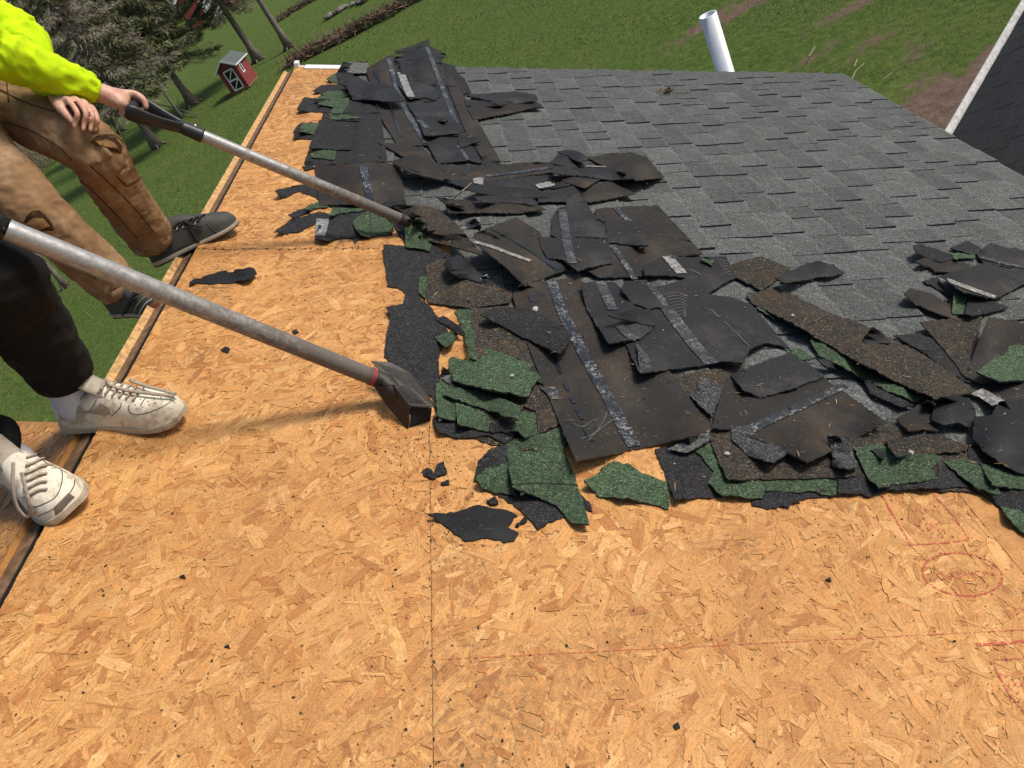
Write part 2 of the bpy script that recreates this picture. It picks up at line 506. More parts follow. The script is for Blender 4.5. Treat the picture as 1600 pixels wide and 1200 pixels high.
MAT['blade_a'] = plain('grass_blade_dark', (0.05, 0.094, 0.013), 0.7, var=0.35, scale=2, bump=0)
MAT['blade_b'] = plain('grass_blade_light', (0.112, 0.168, 0.028), 0.7, var=0.35, scale=2, bump=0)
MAT['blade_c'] = plain('grass_blade_straw', (0.26, 0.2, 0.09), 0.8, var=0.3, scale=2, bump=0)

def soil_at(x, y):
    i = np.clip(np.searchsorted(gx, x) - 1, 0, nx - 1); j = np.clip(np.searchsorted(gy, y) - 1, 0, ny - 1)
    return soil[i, j], GZ[i, j]
# tufts over the part of the lawn the roof lets one see
cand = []
pxs = rng.uniform(-60, 1660, 420000); pys = rng.uniform(-60, 640, 420000)
ok = ((pys < 120) & (pxs > 380)) | ((pxs < 480) & (pys > 40))
pxs, pys = pxs[ok], pys[ok]
dirs = (pxs[:, None] - 800) / FPX * RX - (pys[:, None] - 600) / FPX * UX + FX
okd = dirs[:, 2] < -0.05
dirs = dirs[okd]
P = CAM + dirs * (-CAM[2] / dirs[:, 2])[:, None]
P = P[(P[:, 1] < 75) & (P[:, 1] > 6)]
s_, z_ = soil_at(P[:, 0], P[:, 1])
keep = s_ + rng.normal(0, 0.18, len(P)) < 0.45
P = P[keep]; z_ = z_[keep]
P = P[rng.permutation(len(P))[:120000]]; s_, z_ = soil_at(P[:, 0], P[:, 1])
dist = np.linalg.norm(P - CAM, axis=1)
P[:, 2] = z_ - 0.01
ln = rng.uniform(0.025, 0.06, len(P)) * np.clip(dist / 22, 0.7, 2.0)
lean = rng.normal(0, 0.6, (len(P), 3)); lean[:, 2] = 1.0; lean[:, 0] += 0.25
blades_mesh('grass', P, ln, ln * rng.uniform(0.14, 0.3, len(P)), lean, [MAT['blade_a'], MAT['blade_b'], MAT['blade_c']],
            rng.choice(3, len(P), p=[0.5, 0.46, 0.04]), 'short green spring grass covering the yard', 'grass')

# dry leaf-and-twig strip that runs across the lawn beyond the far corner of the roof
MAT['litter_a'] = plain('dry_litter_tan', (0.20, 0.145, 0.09), 0.9, var=0.4, scale=3, bump=0)
MAT['litter_b'] = plain('dry_litter_brown', (0.085, 0.055, 0.036), 0.9, var=0.4, scale=3, bump=0)
def litter(name, pxs, width, n, h, label, cat):
    pts = spline([on_ground(*q) for q in pxs], 12)
    seg = rng.integers(0, len(pts) - 1, n); tt = rng.random(n)[:, None]
    B = pts[seg] * (1 - tt) + pts[seg + 1] * tt
    B[:, :2] += rng.normal(0, width / 2, (n, 2)); B[:, 2] = rng.random(n) ** 2 * h * 0.7
    lean = rng.normal(0, 1, (n, 3)); lean[:, 2] = np.abs(lean[:, 2]) * 0.6
    ln = rng.uniform(0.15, 0.5, n)
    return blades_mesh(name, B, ln, rng.uniform(0.03, 0.09, n), lean, [MAT['litter_a'], MAT['litter_b']], rng.choice(2, n, p=[.55, .45]), label, cat)
litter('leaf_litter', [(462, 97), (500, 78), (560, 47), (640, 6), (700, -30)], 0.75, 9000, 0.5, 'strip of dry leaves and twigs crossing the lawn', 'leaves')
litter('leaf_litter', [(440, 30), (470, 12), (500, -5), (540, -25)], 0.8, 3500, 0.4, 'far dry leaf strip beyond the bare trunk', 'leaves')

# a row of field stones beside the far strip
MAT['stone'] = plain('field_stone', (0.17, 0.15, 0.13), 0.9, var=0.4, scale=4, bump=0.5, bdist=0.03)
def rock(name, p, r, seed, mat, label, cat='stone', group=None, sq=0.6):
    bm = bmesh.new()
    bmesh.ops.create_icosphere(bm, subdivisions=2, radius=1.0)
    for v in bm.verts:
        k = 1 + 0.35 * noise.noise(v.co * 1.3 + Vector((seed * 7.1, seed, 0)))
        v.co = Vector((v.co.x * r * k * 1.2, v.co.y * r * k * 0.9, v.co.z * r * k * sq))
    me = bpy.data.meshes.new(name); bm.to_mesh(me); bm.free()
    me.materials.append(mat)
    o = bpy.data.objects.new(name, me); COL.objects.link(o)
    o.location = Vector(p); o.rotation_euler[2] = seed * 1.7
    tag(o, label, cat, group)
    return o
for i, (x, y) in enumerate([(515, 27), (524, 22), (533, 17), (541, 12), (551, 9), (562, 5), (572, 1)]):
    p = on_ground(x, y); p[2] = 0.1
    rock('field_stone', p, random.Random(i).uniform(0.2, 0.38), i, MAT['stone'], 'grey field stone in the row edging the far lawn', 'stone', 'field stones edging the far lawn')
# pale fallen twigs on the near lawn
MAT['twig'] = plain('pale_twig', (0.34, 0.26, 0.16), 0.8, bump=0)
for pts, lb in (([(1332, 128), (1338, 118), (1352, 108)], 'longest pale bent twig on the grass beyond the far roof corner'), ([(1336, 108), (1341, 98)], 'shortest pale twig, just above the longest bent one on the grass'), ([(1265, 92), (1275, 78)], 'pale twig lying on the bare patch left of the other twigs'), ([(1382, 128), (1395, 120), (1408, 116)], 'pale twig nearest the dirt bed below the white gutter')):
    Q = [on_ground(*q) + np.array([0, 0, 0.05 + 0.03 * k]) for k, q in enumerate(pts)]
    b = MB(); b.tube(Q, 0.009, 5)
    tag(b.build('fallen_twig', MAT['twig']), lb, 'twig', 'fallen twigs on the lawn')

# ================================================================== the house and its roof
house = empty('house_roof', (XR, 0.0, 0.0))
tag(house, 'low pitched house roof stripped to bare strand board on the near side', 'roof')
def roof_slab(b, u0, u1, v0, v1, h0, h1, mi=0):
    b.hexa([rp(u0, v0, h0), rp(u1, v0, h0), rp(u1, v1, h0), rp(u0, v1, h0), rp(u0, v0, h1), rp(u1, v0, h1), rp(u1, v1, h1), rp(u0, v1, h1)], mi)
SEAM = -0.0134
VSEAM = 2.655
panels = [(UR, SEAM - .0005, VN, VSEAM - .0005), (UR, SEAM - .0005, VSEAM + .0005, VR - 0.01), (SEAM + .0005, 1.205, VN, 2.2), (SEAM + .0005, 1.205, 2.203, VR - .01), (1.208, UE - .02, VN, 1.0), (1.208, UE - .02, 1.003, VR - .01)]
def strand_field(name, rects, tops, parent, frame, cover=3.4, seed=3, keep=None):
    """pressed wood strands of oriented strand board, one joined part; frame(u,v,h)->world"""
    r = np.random.default_rng(seed)
    V = []; F = []; C = []; UV = []; ED = []
    pal = np.array([(0.63, 0.332, 0.116), (0.59, 0.296, 0.097), (0.54, 0.257, 0.079), (0.43, 0.178, 0.05), (0.70, 0.40, 0.155), (0.35, 0.13, 0.037)])
    wts = np.array([0.24, 0.31, 0.22, 0.10, 0.10, 0.03])
    for (u0, u1, v0, v1) in rects:
        A = (u1 - u0) * (v1 - v0)
        n = int(cover * A / 0.00054)
        for i in range(n):
            L = r.uniform(0.028, 0.10) if r.random() < .5 else r.uniform(.010, .036); W = L * r.uniform(0.16, 0.5) if r.random() < .8 else r.uniform(.004, .010)
            W = min(W, .029)
            cu, cv = r.uniform(u0, u1), r.uniform(v0, v1)
            if keep and not keep(cu, cv): continue
            a = r.normal(1.0, 0.75)
            ca, sa = math.cos(a), math.sin(a)
            h = 0.0004 + 0.0018 * i / n
            # ragged six-cornered outline
            q = [(-L / 2, -W / 2 * r.uniform(.4, 1)), (-L / 2 + L * r.uniform(0, .12), W / 2 * r.uniform(.3, 1)), (r.uniform(-.2, .2) * L, W / 2), (L / 2, W / 2 * r.uniform(.2, 1)), (L / 2 - L * r.uniform(0, .15), -W / 2 * r.uniform(.3, 1)), (r.uniform(-.2, .2) * L, -W / 2)]
            b = len(V)
            tu, tv = r.normal(0, .004), r.normal(0, .004)
            for (x, y) in q:
                uu = min(max(cu + x * ca - y * sa, u0), u1); vv = min(max(cv + x * sa + y * ca, v0), v1)
                V.append((uu, vv, h + abs(x * tu + y * tv) * .3)); UV.append((x + 7.3 * (i % 97), y + 3.1 * (i % 89))); ED.append(1.0 if y > 0 else -1.0)
            F.append(tuple(range(b, b + 6))[::-1])
            c = pal[r.choice(6, p=wts)] * r.uniform(0.86, 1.12)
            C += [(c[0], c[1], c[2], 1.0)] * 6
    V = np.array(V)
    W3 = frame(V)
    ob = mesh_obj(name, W3, F, MAT['osb_strand'], parent)
    me = ob.data
    at = me.color_attributes.new('strand', 'FLOAT_COLOR', 'POINT')
    at.data.foreach_set('color', np.array(C, dtype=np.float32).reshape(-1))
    uvl = me.uv_layers.new(name='UVMap')
    li = np.empty(len(me.loops), dtype=np.int32); me.loops.foreach_get('vertex_index', li)
    uvl.data.foreach_set('uv', np.array(UV, dtype=np.float32)[li].reshape(-1))
    ea = me.attributes.new('edge', 'FLOAT', 'POINT')
    ea.data.foreach_set('value', np.array(ED, dtype=np.float32))
    ob['kind'] = 'stuff'
    return ob
def roof_frame(V):
    return ROOF0 + V[:, 0:1] * SU + V[:, 1:2] * SV + V[:, 2:3] * SN
for k, (u0, u1, v0, v1) in enumerate(panels):
    b = MB(); roof_slab(b, u0, u1, v0, v1, -0.012, 0.0)
    po = b.build('osb_panel', MAT['osb'], house)
    vis = {0: [(u0, u1, 0.35, v1)], 1: [(u0, u1, v0, v1)], 2: [(u0, u1, .3, v1)], 3: [(u0, .35, v0, 3.0)], 4: [(u0, u1, .3, v1)]}.get(k)
    if vis:
        strand_field('wood_strands', vis, None, po, roof_frame, 3.0, seed=20 + k)
# rafters and void under the ridge slot, ridge board, other slope
b = MB()
b.box((XR - 0.072, VN, ZR - 0.22), (0.036, 0, 0), (0, VR - VN - .01, 0), (0, 0, 0.212))
b.build('ridge_board', MAT['wood_old'], house)
b = MB(); b.box((XR - 0.0359, VN, ZR - 0.22), (0.004, 0, 0), (0, VR - VN - .012, 0), (0, 0, 0.209)); b.build('slot_shade_strip', MAT['black_void'], house)  # black strip added on the ridge board so the slot reads as shaded
b = MB()
b.box((XR - 0.028, VN, ZR - 0.24), (0.03, 0, 0), (0, VR - VN - .02, 0), (0, 0, 0.02)); b.build('slot_void_shade', MAT['black_void'], house)  # black block standing for the darkness of the roof void below the slot
for k in range(12):
    v = VN + .3 + k * .58
    b = MB(); roof_slab(b, UR + .002, UE - .1, v, v + .038, -.15, -.013); b.build('rafter', MAT['wood_dark'], house)
# steep back slope (seen only as a thin edge) and the shallow deck beside the white shoes
VE = 1.70
BX = XR - 0.074
d_b = np.array([-math.cos(TH), 0, -math.sin(TH)]); n_b = np.array([-math.sin(TH), 0, math.cos(TH)])
def back_pt(w, v, h): return np.array([BX, v, ZR + .012]) + w * d_b + h * n_b
for (v0, v1) in ((VE + .003, 3.58), (3.583, VR - .01)):
    b = MB(); b.hexa([back_pt(0, v0, -.026), back_pt(0, v1, -.026), back_pt(3.0, v1, -.026), back_pt(3.0, v0, -.026), back_pt(0, v0, 0), back_pt(0, v1, 0), back_pt(3.0, v1, 0), back_pt(3.0, v0, 0)])
    po = b.build('osb_panel', MAT['osb_edge'], house)
d_s = unit((-1, 0, -0.05)); n_s = unit((-0.05, 0, 1))
def deck_pt(w, v, h): return np.array([BX, v, ZR + .004]) + w * d_s + h * n_s
b = MB()
b.slab([deck_pt(0, VN, -.02), deck_pt(2.4, VN, -.02), deck_pt(2.4, VE + 1.77, -.02), deck_pt(0, VE, -.02)][::-1], n_s * .02)
po = b.build('osb_panel', MAT['osb'], house)
strand_field('wood_strands', [(0.0, 1.0, 0.5, 2.4)], None, po, lambda V: np.array([BX, 0, ZR + .004]) + V[:, 0:1] * d_s + V[:, 1:2] * SV + V[:, 2:3] * n_s, 3.0, 77, keep=lambda a, b_: b_ < VE - .03 + .738 * a)
# fascia, rake board, white drip edge, walls
b = MB(); roof_slab(b, UE - .02, UE + .005, VN, VR, -.16, -.004); b.build('fascia', MAT['white_paint'], house)
b = MB(); roof_slab(b, UR, UE, VR - .008, VR + .02, -.16, .001); b.build('rake_board', MAT['white_paint'], house)
b = MB(); roof_slab(b, UR + .06, UR + .34, VR - .07, VR + .024, .004, .0065); b.build('drip_edge', MAT['white_paint'], house)
b = MB(); roof_slab(b, UR - .004, UR + .022, VR - .05, VR + .022, .004, .03); b.build('ridge_end_block', MAT['white_paint'], house)
MAT['siding'] = plain('pale_siding', (0.6, 0.6, 0.58), 0.6, var=0.1, scale=8)
eave_x, eave_z = rp(UE, 0)[0], rp(UE, 0)[2]
b = MB(); b.box((eave_x - .35, VN, 0), (.1, 0, 0), (0, VR - VN - .3, 0), (0, 0, eave_z - .02)); b.build('wall', MAT['siding'], house)
b = MB(); b.slab([(eave_x - .4, VR - .3, 0), (XR - 2.4, VR - .3, 0), (XR - 2.4, VR - .3, ZR - 1.5), (XR, VR - .3, ZR - .25), (eave_x - .4, VR - .3, eave_z - .05)], (0, .1, 0)); b.build('wall', MAT['siding'], house)

# ---------------------------------------------------------------- intact shingles
INTACT = [(528, 96), (1330, 100), (2400, 420), (2400, 1000), (1760, 790), (1480, 690), (1330, 700), (1150, 640), (1000, 590), (880, 540), (760, 455), (700, 405), (625, 335), (585, 255), (575, 180)]
def inside(x, y, poly):
    r = False; j = len(poly) - 1
    for i in range(len(poly)):
        xi, yi = poly[i]; xj, yj = poly[j]
        if (yi > y) != (yj > y) and x < (xj - xi) * (y - yi) / (yj - yi) + xi: r = not r
        j = i
    return r
EXPO = 0.132
rs = random.Random(5)
def tab_mesh(w, k):
    """one tab: head tucked flat, butt proud; wavy butt, black cut ends"""
    r = random.Random(k)
    t = 0.0050 + r.random() * .0030
    n = 4
    V = []; F = []; fm = []
    xs = [-.035, 0.045, EXPO - .009, EXPO]
    for i, x in enumerate(xs):
        for j in range(n + 1):
            y = w * j / n
            xx = x + (r.uniform(-.0025, .0025) if i == 3 else 0)
            z = [0.0028, 0.0045, t + .0030, t + .0035][i] + r.uniform(-.0008, .0008) * (i > 0) + .0022 * (1 - j / n) * (i > 0)
            V.append((xx, y, z))
    for i in range(3):
        for j in range(n):
            a = i * (n + 1) + j
            F.append((a, a + n + 1, a + n + 2, a + 1)); fm.append(2 if i == 2 else 0)
    base = len(V)
    for j in range(n + 1): V.append((V[3 * (n + 1) + j][0], V[3 * (n + 1) + j][1], .0012))
    for j in range(n):
        a = 3 * (n + 1) + j
        F.append((a, base + j, base + j + 1, a + 1)); fm.append(0)
    for j, mm in ((0, 1), (n, 1)):
        p = [i * (n + 1) + j for i in range(4)]
        bt = len(V)
        V.append((V[p[0]][0], V[p[0]][1], .0012))
        q = (p[0], bt, base + j, p[3], p[2], p[1])
        F.append(q if j == 0 else q[::-1]); fm.append(1)
    me = bpy.data.meshes.new('shingle')
    me.from_pydata(V, [], F)
    me.materials.append(MAT['gran_grey']); me.materials.append(MAT['tab_edge']); me.materials.append(MAT['gran_worn'])
    me.polygons.foreach_set('material_index', np.array(fm, dtype=np.int32))
    me.update()
    return me
WID = [0.11, 0.13, 0.15, 0.17, 0.19, 0.21, 0.235, 0.26]
TABS = {(w, k): tab_mesh(w, int(w * 1000) + 7 * k) for w in WID for k in range(2)}
tabs = []
nc = int((UE + 0.4) / EXPO)
for i in range(nc + 1):
    u = UE + 0.012 - EXPO * (i + 1)
    v = VR + 0.012 - rs.uniform(0, .1)
    first = True
    while v > 0.2:
        w = rs.choice(WID)
        if first: v = VR + 0.012; first = False; alt = rs.random() < .5
        alt = (not alt) if rs.random() < .85 else alt
        v -= w
        x, y, z = to_px(rp(u + EXPO / 2, v + w / 2))
        if z > 0 and inside(x, y, INTACT):
            px = [to_px(rp(u + a * EXPO, v + bb * w)) for a, bb in ((0, 0), (1, 0), (1, 1), (0, 1))]
            area = abs(sum(px[k][0] * px[(k + 1) % 4][1] - px[(k + 1) % 4][0] * px[k][1] for k in range(4))) / 2
            infr = -20 < x < 1640
            tabs.append((area if infr else area * .001, u, v, w, rs.randrange(2), rs.uniform(0, .0015) + (.0026 if alt else 0)))
        v -= 0.003
tabs.sort(reverse=True)
felt = [rp(*roof_uv(*q), .0006) for q in INTACT[:1]] and [rp(min(max(a, UR), UE - .005), min(bb, VR - .005), .0004) for a, bb in (roof_uv(*q) for q in INTACT)]
b = MB(); b.slab(felt, SN * .0006); b.build('felt_sheet', MAT['black_void'], house)
def place_tab(u, v, h):
    return roofM @ Matrix.Translation((u, v, h))
for (a, u, v, w, k, h) in tabs[:300]:
    o = bpy.data.objects.new('shingle', TABS[(w, k)])
    COL.objects.link(o)
    o.parent = house
    o.matrix_basis = Matrix.Translation(-house.location) @ place_tab(u, v, h + .001)
rest = tabs[300:]
if rest:
    V = []; F = []; fm = []
    for (a, u, v, w, k, h) in rest:
        me = TABS[(w, k)]; b0 = len(V)
        V += [tuple(place_tab(u, v, h + .001) @ vv.co) for vv in me.vertices]
        for p in me.polygons: F.append([q + b0 for q in p.vertices]); fm.append(p.material_index)
    o = mesh_obj('shingle_field', V, F, [MAT['gran_grey'], MAT['tab_edge'], MAT['gran_worn']], house, fm)
    o['kind'] = 'stuff'
# dark bottom course under the eave edge and the rake edge strip
b = MB(); roof_slab(b, UE - .03, UE + .02, 1.2, VR + .012, 0.0006, .0035); b.build('starter_strip', MAT['gran_black'], house)
print('tabs', len(tabs))

# ================================================================== torn shingle pieces
CROP = {'A': (400, 40, .25), 'B': (700, 60, .25), 'C': (400, 240, .25), 'D': (700, 280, .3125), 'E': (560, 460, 1 / 3), 'F': (1100, 320, .3125), 'G': (800, 420, .3125), 'H': (1200, 520, .25),
        'J': (200, 320, .175), 'P': (0, 0, 1.0)}
HR = 0.01
HU0, HV0 = -0.9, 0.6
HN, HM = 330, 500
HMAP = np.zeros((HN, HM))
_uu = HU0 + (np.arange(HN) + .5) * HR; _vv = HV0 + (np.arange(HM) + .5) * HR
def box_blur(a, r):
    k = 2 * r + 1
    p = np.pad(a, r, mode='edge')
    c = np.cumsum(np.pad(p, ((1, 0), (0, 0))), 0); p = (c[k:] - c[:-k]) / k
    c = np.cumsum(np.pad(p, ((0, 0), (1, 0))), 1); return (c[:, k:] - c[:, :-k]) / k
def raster(poly, i0, i1, j0, j1):
    """even-odd fill of a uv polygon on the height grid window"""
    us = _uu[i0:i1]; vs = _vv[j0:j1]
    UU, VV = np.meshgrid(us, vs, indexing='ij')
    m = np.zeros(UU.shape, bool)
    P = np.array(poly); Q = np.roll(P, 1, axis=0)
    for (xi, yi), (xj, yj) in zip(P, Q):
        if yi == yj: continue
        c = ((yi > VV) != (yj > VV)) & (UU < (xj - xi) * (VV - yi) / (yj - yi) + xi)
        m ^= c
    return m
HMAP[raster([roof_uv(*q) for q in INTACT], 0, HN, 0, HM)] = 0.017
for (_a, _u, _v, _w, _k, _h) in tabs:
    i0_, i1_ = int((_u - .03 - HU0) / HR), int((_u + EXPO - HU0) / HR) + 2
    j0_, j1_ = int((_v - HV0) / HR), int((_v + _w - HV0) / HR) + 2
    if i1_ > 0 and j1_ > 0: HMAP[max(i0_, 0):i1_, max(j0_, 0):j1_] = 0.0175
HMAP[raster([roof_uv(*q) for q in [(610, 330), (690, 320), (800, 380), (770, 410), (660, 380)]], 0, HN, 0, HM)] = 0.05
def bil(H, u, v):
    a = min(max((u - HU0) / HR - .5, 0), HN - 1.001); b = min(max((v - HV0) / HR - .5, 0), HM - 1.001)
    i, j = int(a), int(b); fa, fb = a - i, b - j
    return H[i, j] * (1 - fa) * (1 - fb) + H[i + 1, j] * fa * (1 - fb) + H[i, j + 1] * (1 - fa) * fb + H[i + 1, j + 1] * fa * fb

def parse(s, crop):
    x0, y0, k = CROP[crop]
    out = []
    for w in s.split():
        a, b = w.split(',')
        out.append((x0 + float(a) * k, y0 + float(b) * k))
    return out

def fit_height(px, field, lifts):
    """height over the roof at an image point: rests on field, plus lifted corners"""
    h = 0.01
    for _ in range(4):
        u, v = roof_uv(px[0], px[1], h)
        h = bil(field, u, v)
        for (lx, ly, amt, rad) in lifts:
            d = math.hypot(px[0] - lx, px[1] - ly) / rad
            if d < 1: h += amt * (1 - d * d) ** 2
    return h

def torn(name, mat, crop, pts, label, lift=(), strips=(), jag=.0022, t=.004, r=5, seg=.009, under=None, group=None, cat='shingle', grid=.03, wave=.0015, edge='asphalt_edge', parent=None):
    poly = parse(pts, crop)
    x0, y0, k = CROP[crop]
    lifts = [(x0 + l[0] * k, y0 + l[1] * k, l[2] * (1.5 if l[2] < .045 else 1.15), l[3] * k) for l in lift]
    seed = hash_s(name + pts)
    rnd = random.Random(seed)
    lowf = (.0035 if name == 'torn_shingle' else .001 if name == 'overturned_shingle' else 0)
    # ragged outline in image points, subdivided by real length
    out = []
    n = len(poly)
    for i in range(n):
        a, b = poly[i], poly[(i + 1) % n]
        ua, ub = np.array(roof_uv(*a, .02)), np.array(roof_uv(*b, .02))
        L = np.linalg.norm(ub - ua)
        m_ = max(1, int(L / seg))
        for q in range(m_):
            f = q / m_
            x, y = a[0] + (b[0] - a[0]) * f, a[1] + (b[1] - a[1]) * f
            if q:
                nx_, ny_ = -(b[1] - a[1]), (b[0] - a[0])
                ln = math.hypot(nx_, ny_) + 1e-6
                pxm = math.hypot(b[0] - a[0], b[1] - a[1]) / (L + 1e-6)
                wx = ua + (ub - ua) * f
                d = ((rnd.random() - .5) * abs(rnd.random() - .5) * 7 * jag + lowf * noise.noise(Vector((wx[0] * 32, wx[1] * 32, seed % 53)))) * pxm
                x += nx_ / ln * d; y += ny_ / ln * d
            out.append((x, y))
    # resting surface
    uvs = [roof_uv(*q, .02) for q in out]
    us = [q[0] for q in uvs]; vs = [q[1] for q in uvs]
    i0 = max(int((min(us) - HU0) / HR) - 12, 0); i1 = min(int((max(us) - HU0) / HR) + 14, HN)
    j0 = max(int((min(vs) - HV0) / HR) - 12, 0); j1 = min(int((max(vs) - HV0) / HR) + 14, HM)
    field = HMAP
    if i1 - i0 > 3 and j1 - j0 > 3:
        W = HMAP[i0:i1, j0:j1]
        msk = raster(uvs, i0, i1, j0, j1)
        base = np.where(msk, W, np.minimum(W, W[msk].mean() if msk.any() else 0))
        B = base.copy()
        for rr in (r, max(2, r // 2), 2):
            B = np.maximum(box_blur(B, rr), base)
        B = box_blur(np.maximum(B, base), 1) + 0.0015
        B = np.maximum(B, base + .0008)
        field = HMAP.copy(); field[i0:i1, j0:j1] = B
    # triangulate in roof units
    P2 = [Vector(q) for q in uvs]
    ins = []
    gu = np.arange(min(us), max(us), grid); gv = np.arange(min(vs), max(vs), grid)
    for a in gu:
        for b in gv:
            p = (a + rnd.uniform(-.3, .3) * grid, b + rnd.uniform(-.3, .3) * grid)
            if inside(p[0], p[1], uvs): ins.append(p)
    ins_px = [to_px(rp(p[0], p[1], .02))[:2] for p in ins]
    allv = P2 + [Vector(p) for p in ins]
    res = delaunay_2d_cdt(allv, [], [list(range(len(P2)))], 1, 1e-5)
    nv, nf, orig = res[0], res[2], res[3]
    pxs = out + ins_px
    V = []; HS = []
    for q, src in zip(nv, orig):
        px = pxs[src[0]] if src else to_px(rp(q[0], q[1], .02))[:2]
        h = fit_height(px, field, lifts)
        wv = wave * noise.noise(Vector((q[0] * 9, q[1] * 9, seed % 97))) if wave else 0
        if src and src[0] < len(out) and cat == 'shingle':
            h += .011 * max(0.0, noise.noise(Vector((q[0] * 11 + 3, q[1] * 11, seed % 41))) - .05)
        h = max(h + abs(wv) + t, .001 + t)
        V.append(on_roof(px[0], px[1], h)); HS.append(h)
    k0 = len(V)
    bot = [p - SN * t for p in V]
    F = []; fm = []
    cnt = {}
    for f in nf:
        f = list(f)
        e1, e2 = V[f[1]] - V[f[0]], V[f[2]] - V[f[0]]
        if np.cross(e1, e2) @ SN < 0: f = f[::-1]
        F.append(f); fm.append(0)
        F.append([i + k0 for i in f[::-1]]); fm.append(1)
        for i in range(len(f)):
            e = (f[i], f[(i + 1) % len(f)])
            cnt[e] = cnt.get(e, 0) + 1
    for (a, b) in list(cnt):
        if (b, a) not in cnt:
            F.append([b, a, a + k0, b + k0]); fm.append(2)
    um = under or ('back_dark' if mat.startswith('gran') else 'gran_black')
    o = mesh_obj(name, np.array(V + bot), F, [MAT[mat], MAT[um], MAT[edge]], parent, fm)
    o.data.polygons.foreach_set('use_smooth', np.array([q < 2 for q in fm]))
    o.data.set_sharp_from_angle(angle=math.radians(38))
    if parent is None:
        tag(o, label, cat, group)
    # record in the height map
    uh = [roof_uv(q[0], q[1], max(fit_height(q, field, lifts), 0)) for q in out]
    msk = raster(uh, i0, i1, j0, j1)
    if msk.any():
        W = HMAP[i0:i1, j0:j1]
        top = field[i0:i1, j0:j1] + t + .0005
        if lifts:
            LL = np.zeros_like(top)
            for a in range(i0, i1):
                for b in range(j0, j1):
                    if msk[a - i0, b - j0]:
                        x, y, _ = to_px(rp(_uu[a], _vv[b], .02))
                        for (lx, ly, amt, rad) in lifts:
                            d = math.hypot(x - lx, y - ly) / rad
                            if d < 1: LL[a - i0, b - j0] += amt * (1 - d * d) ** 2
            top = top + LL
        W[msk] = np.maximum(W[msk], top[msk])
    # strips glued to the sheet: tar lines, release film
    for (sm, w, line, nm) in strips:
        if sm in ('tar', 'tar_plain', 'film_dim'): w = w * .82
        L = parse(line, crop)
        L = spline(L, max(4, int(40 / len(L))))
        up = []
        for (x, y) in L:
            up.append((x, y))
        vs_ = []; fs_ = []
        for i, (x, y) in enumerate(up):
            a = np.array(up[max(i - 1, 0)]); b = np.array(up[min(i + 1, len(up) - 1)])
            h = fit_height((x, y), field, lifts) + t + abs(wave) * .6
            p0 = on_roof(x, y, h + .0018)
            dirw = unit(on_roof(b[0], b[1], h) - on_roof(a[0], a[1], h)); sd = unit(np.cross(SN, dirw))
            for s_ in (-1, 0, 1):
                ww = w / 2 * (1 + .16 * (rnd.random() - .5))
                q = p0 + sd * s_ * ww
                qx = to_px(q)
                hh = fit_height((qx[0], qx[1]), field, lifts) + t + abs(wave) * .9 + .0012
                vs_.append(on_roof(qx[0], qx[1], hh))
        for i in range(len(up) - 1):
            for s_ in range(2):
                a = i * 3 + s_
                fs_.append((a, a + 1, a + 4, a + 3))
        so = mesh_obj(nm, np.array(vs_), fs_, MAT[sm], o)
        md = so.modifiers.new('th', 'SOLIDIFY'); md.thickness = .0008
    return o

def hash_s(s):
    h = 7
    for ch in s: h = (h * 31 + ord(ch)) & 0xffffff
    return h

G1 = 'torn shingle pieces heaped across the roof'
T = lambda *a, **k: torn(a[0], *a[1:], group=k.pop('group', G1), **k)
S = 'torn_shingle'
# ---- heap along the tear line, far end first, lower layers before upper ones
T(S, 'gran_black', 'P', '548,130 590,140 605,250 640,330 565,345 505,318 512,268 500,232 530,190', 'black shingle layer under the far scraps beside the ridge')
T(S, 'gran_black', 'P', '600,330 690,390 800,462 760,480 700,462 672,430 640,390', 'black shingle layer under the end of the far pole')
T(S, 'gran_brown', 'P', '752,470 860,520 930,600 905,690 840,705 770,695 700,668 690,600 735,565 755,540', 'dusty shingle layer under the green heap')
T(S, 'gran_brown', 'P', '1020,590 1160,570 1200,660 1330,690 1480,690 1640,700 1640,800 1570,772 1440,764 1300,766 1150,764 1080,745 1100,690', 'dusty shingle layer under the lower right scraps')
T(S, 'gran_green', 'A', '440,330 500,295 560,320 565,370 470,352', 'farthest green scrap beside the white drip edge', lift=[(440, 330, .012, 60)])
T(S, 'gran_black', 'A', '500,300 545,225 640,240 600,320 570,380 520,360', 'dark upright scrap just right of the white drip edge', lift=[(540, 230, .03, 80)])
T(S, 'gran_grey', 'A', '535,228 700,222 705,265 690,300 560,290 545,262', 'loose grey shingle end on the far rake next to the drip edge')
T(S, 'gran_black', 'A', '355,405 410,370 540,365 600,400 470,412 420,430', 'black pointed scrap over bare wood, second from the far edge', lift=[(355, 405, .012, 60)])
T(S, 'gran_green', 'A', '365,460 440,410 560,405 610,440 480,458', 'green pointed scrap above the widest black scrap at the far ridge side', lift=[(365, 460, .012, 60)])
T(S, 'gran_black', 'A', '255,520 300,445 380,455 480,470 620,480 590,562 480,548 330,537', 'wide black scrap reaching furthest over the far bare wood', lift=[(260, 510, .016, 90)])
T(S, 'gran_green', 'A', '378,490 470,455 585,445 572,552 465,547 482,508', 'bright green scrap with split fingers lying on the wide black scrap', lift=[(380, 490, .008, 50)])
T(S, 'gran_black', 'A', '410,580 420,547 530,560 590,470 662,480 640,595 480,588', 'dark shingle end running under the tall overturned sheets')
T(S, 'gran_green', 'A', '460,588 470,556 570,553 672,578', 'thin green sliver under the dark rough sheet at the far end')
T(S, 'gran_black', 'A', '233,662 260,620 290,604 395,610 345,712 240,702', 'small black stub with green top on the far bare wood', lift=[(240, 660, .02, 60)])
T(S, 'gran_green', 'A', '270,660 290,607 395,612 362,677', 'small green square on the black stub at the far bare wood', lift=[(275, 660, .015, 50)])
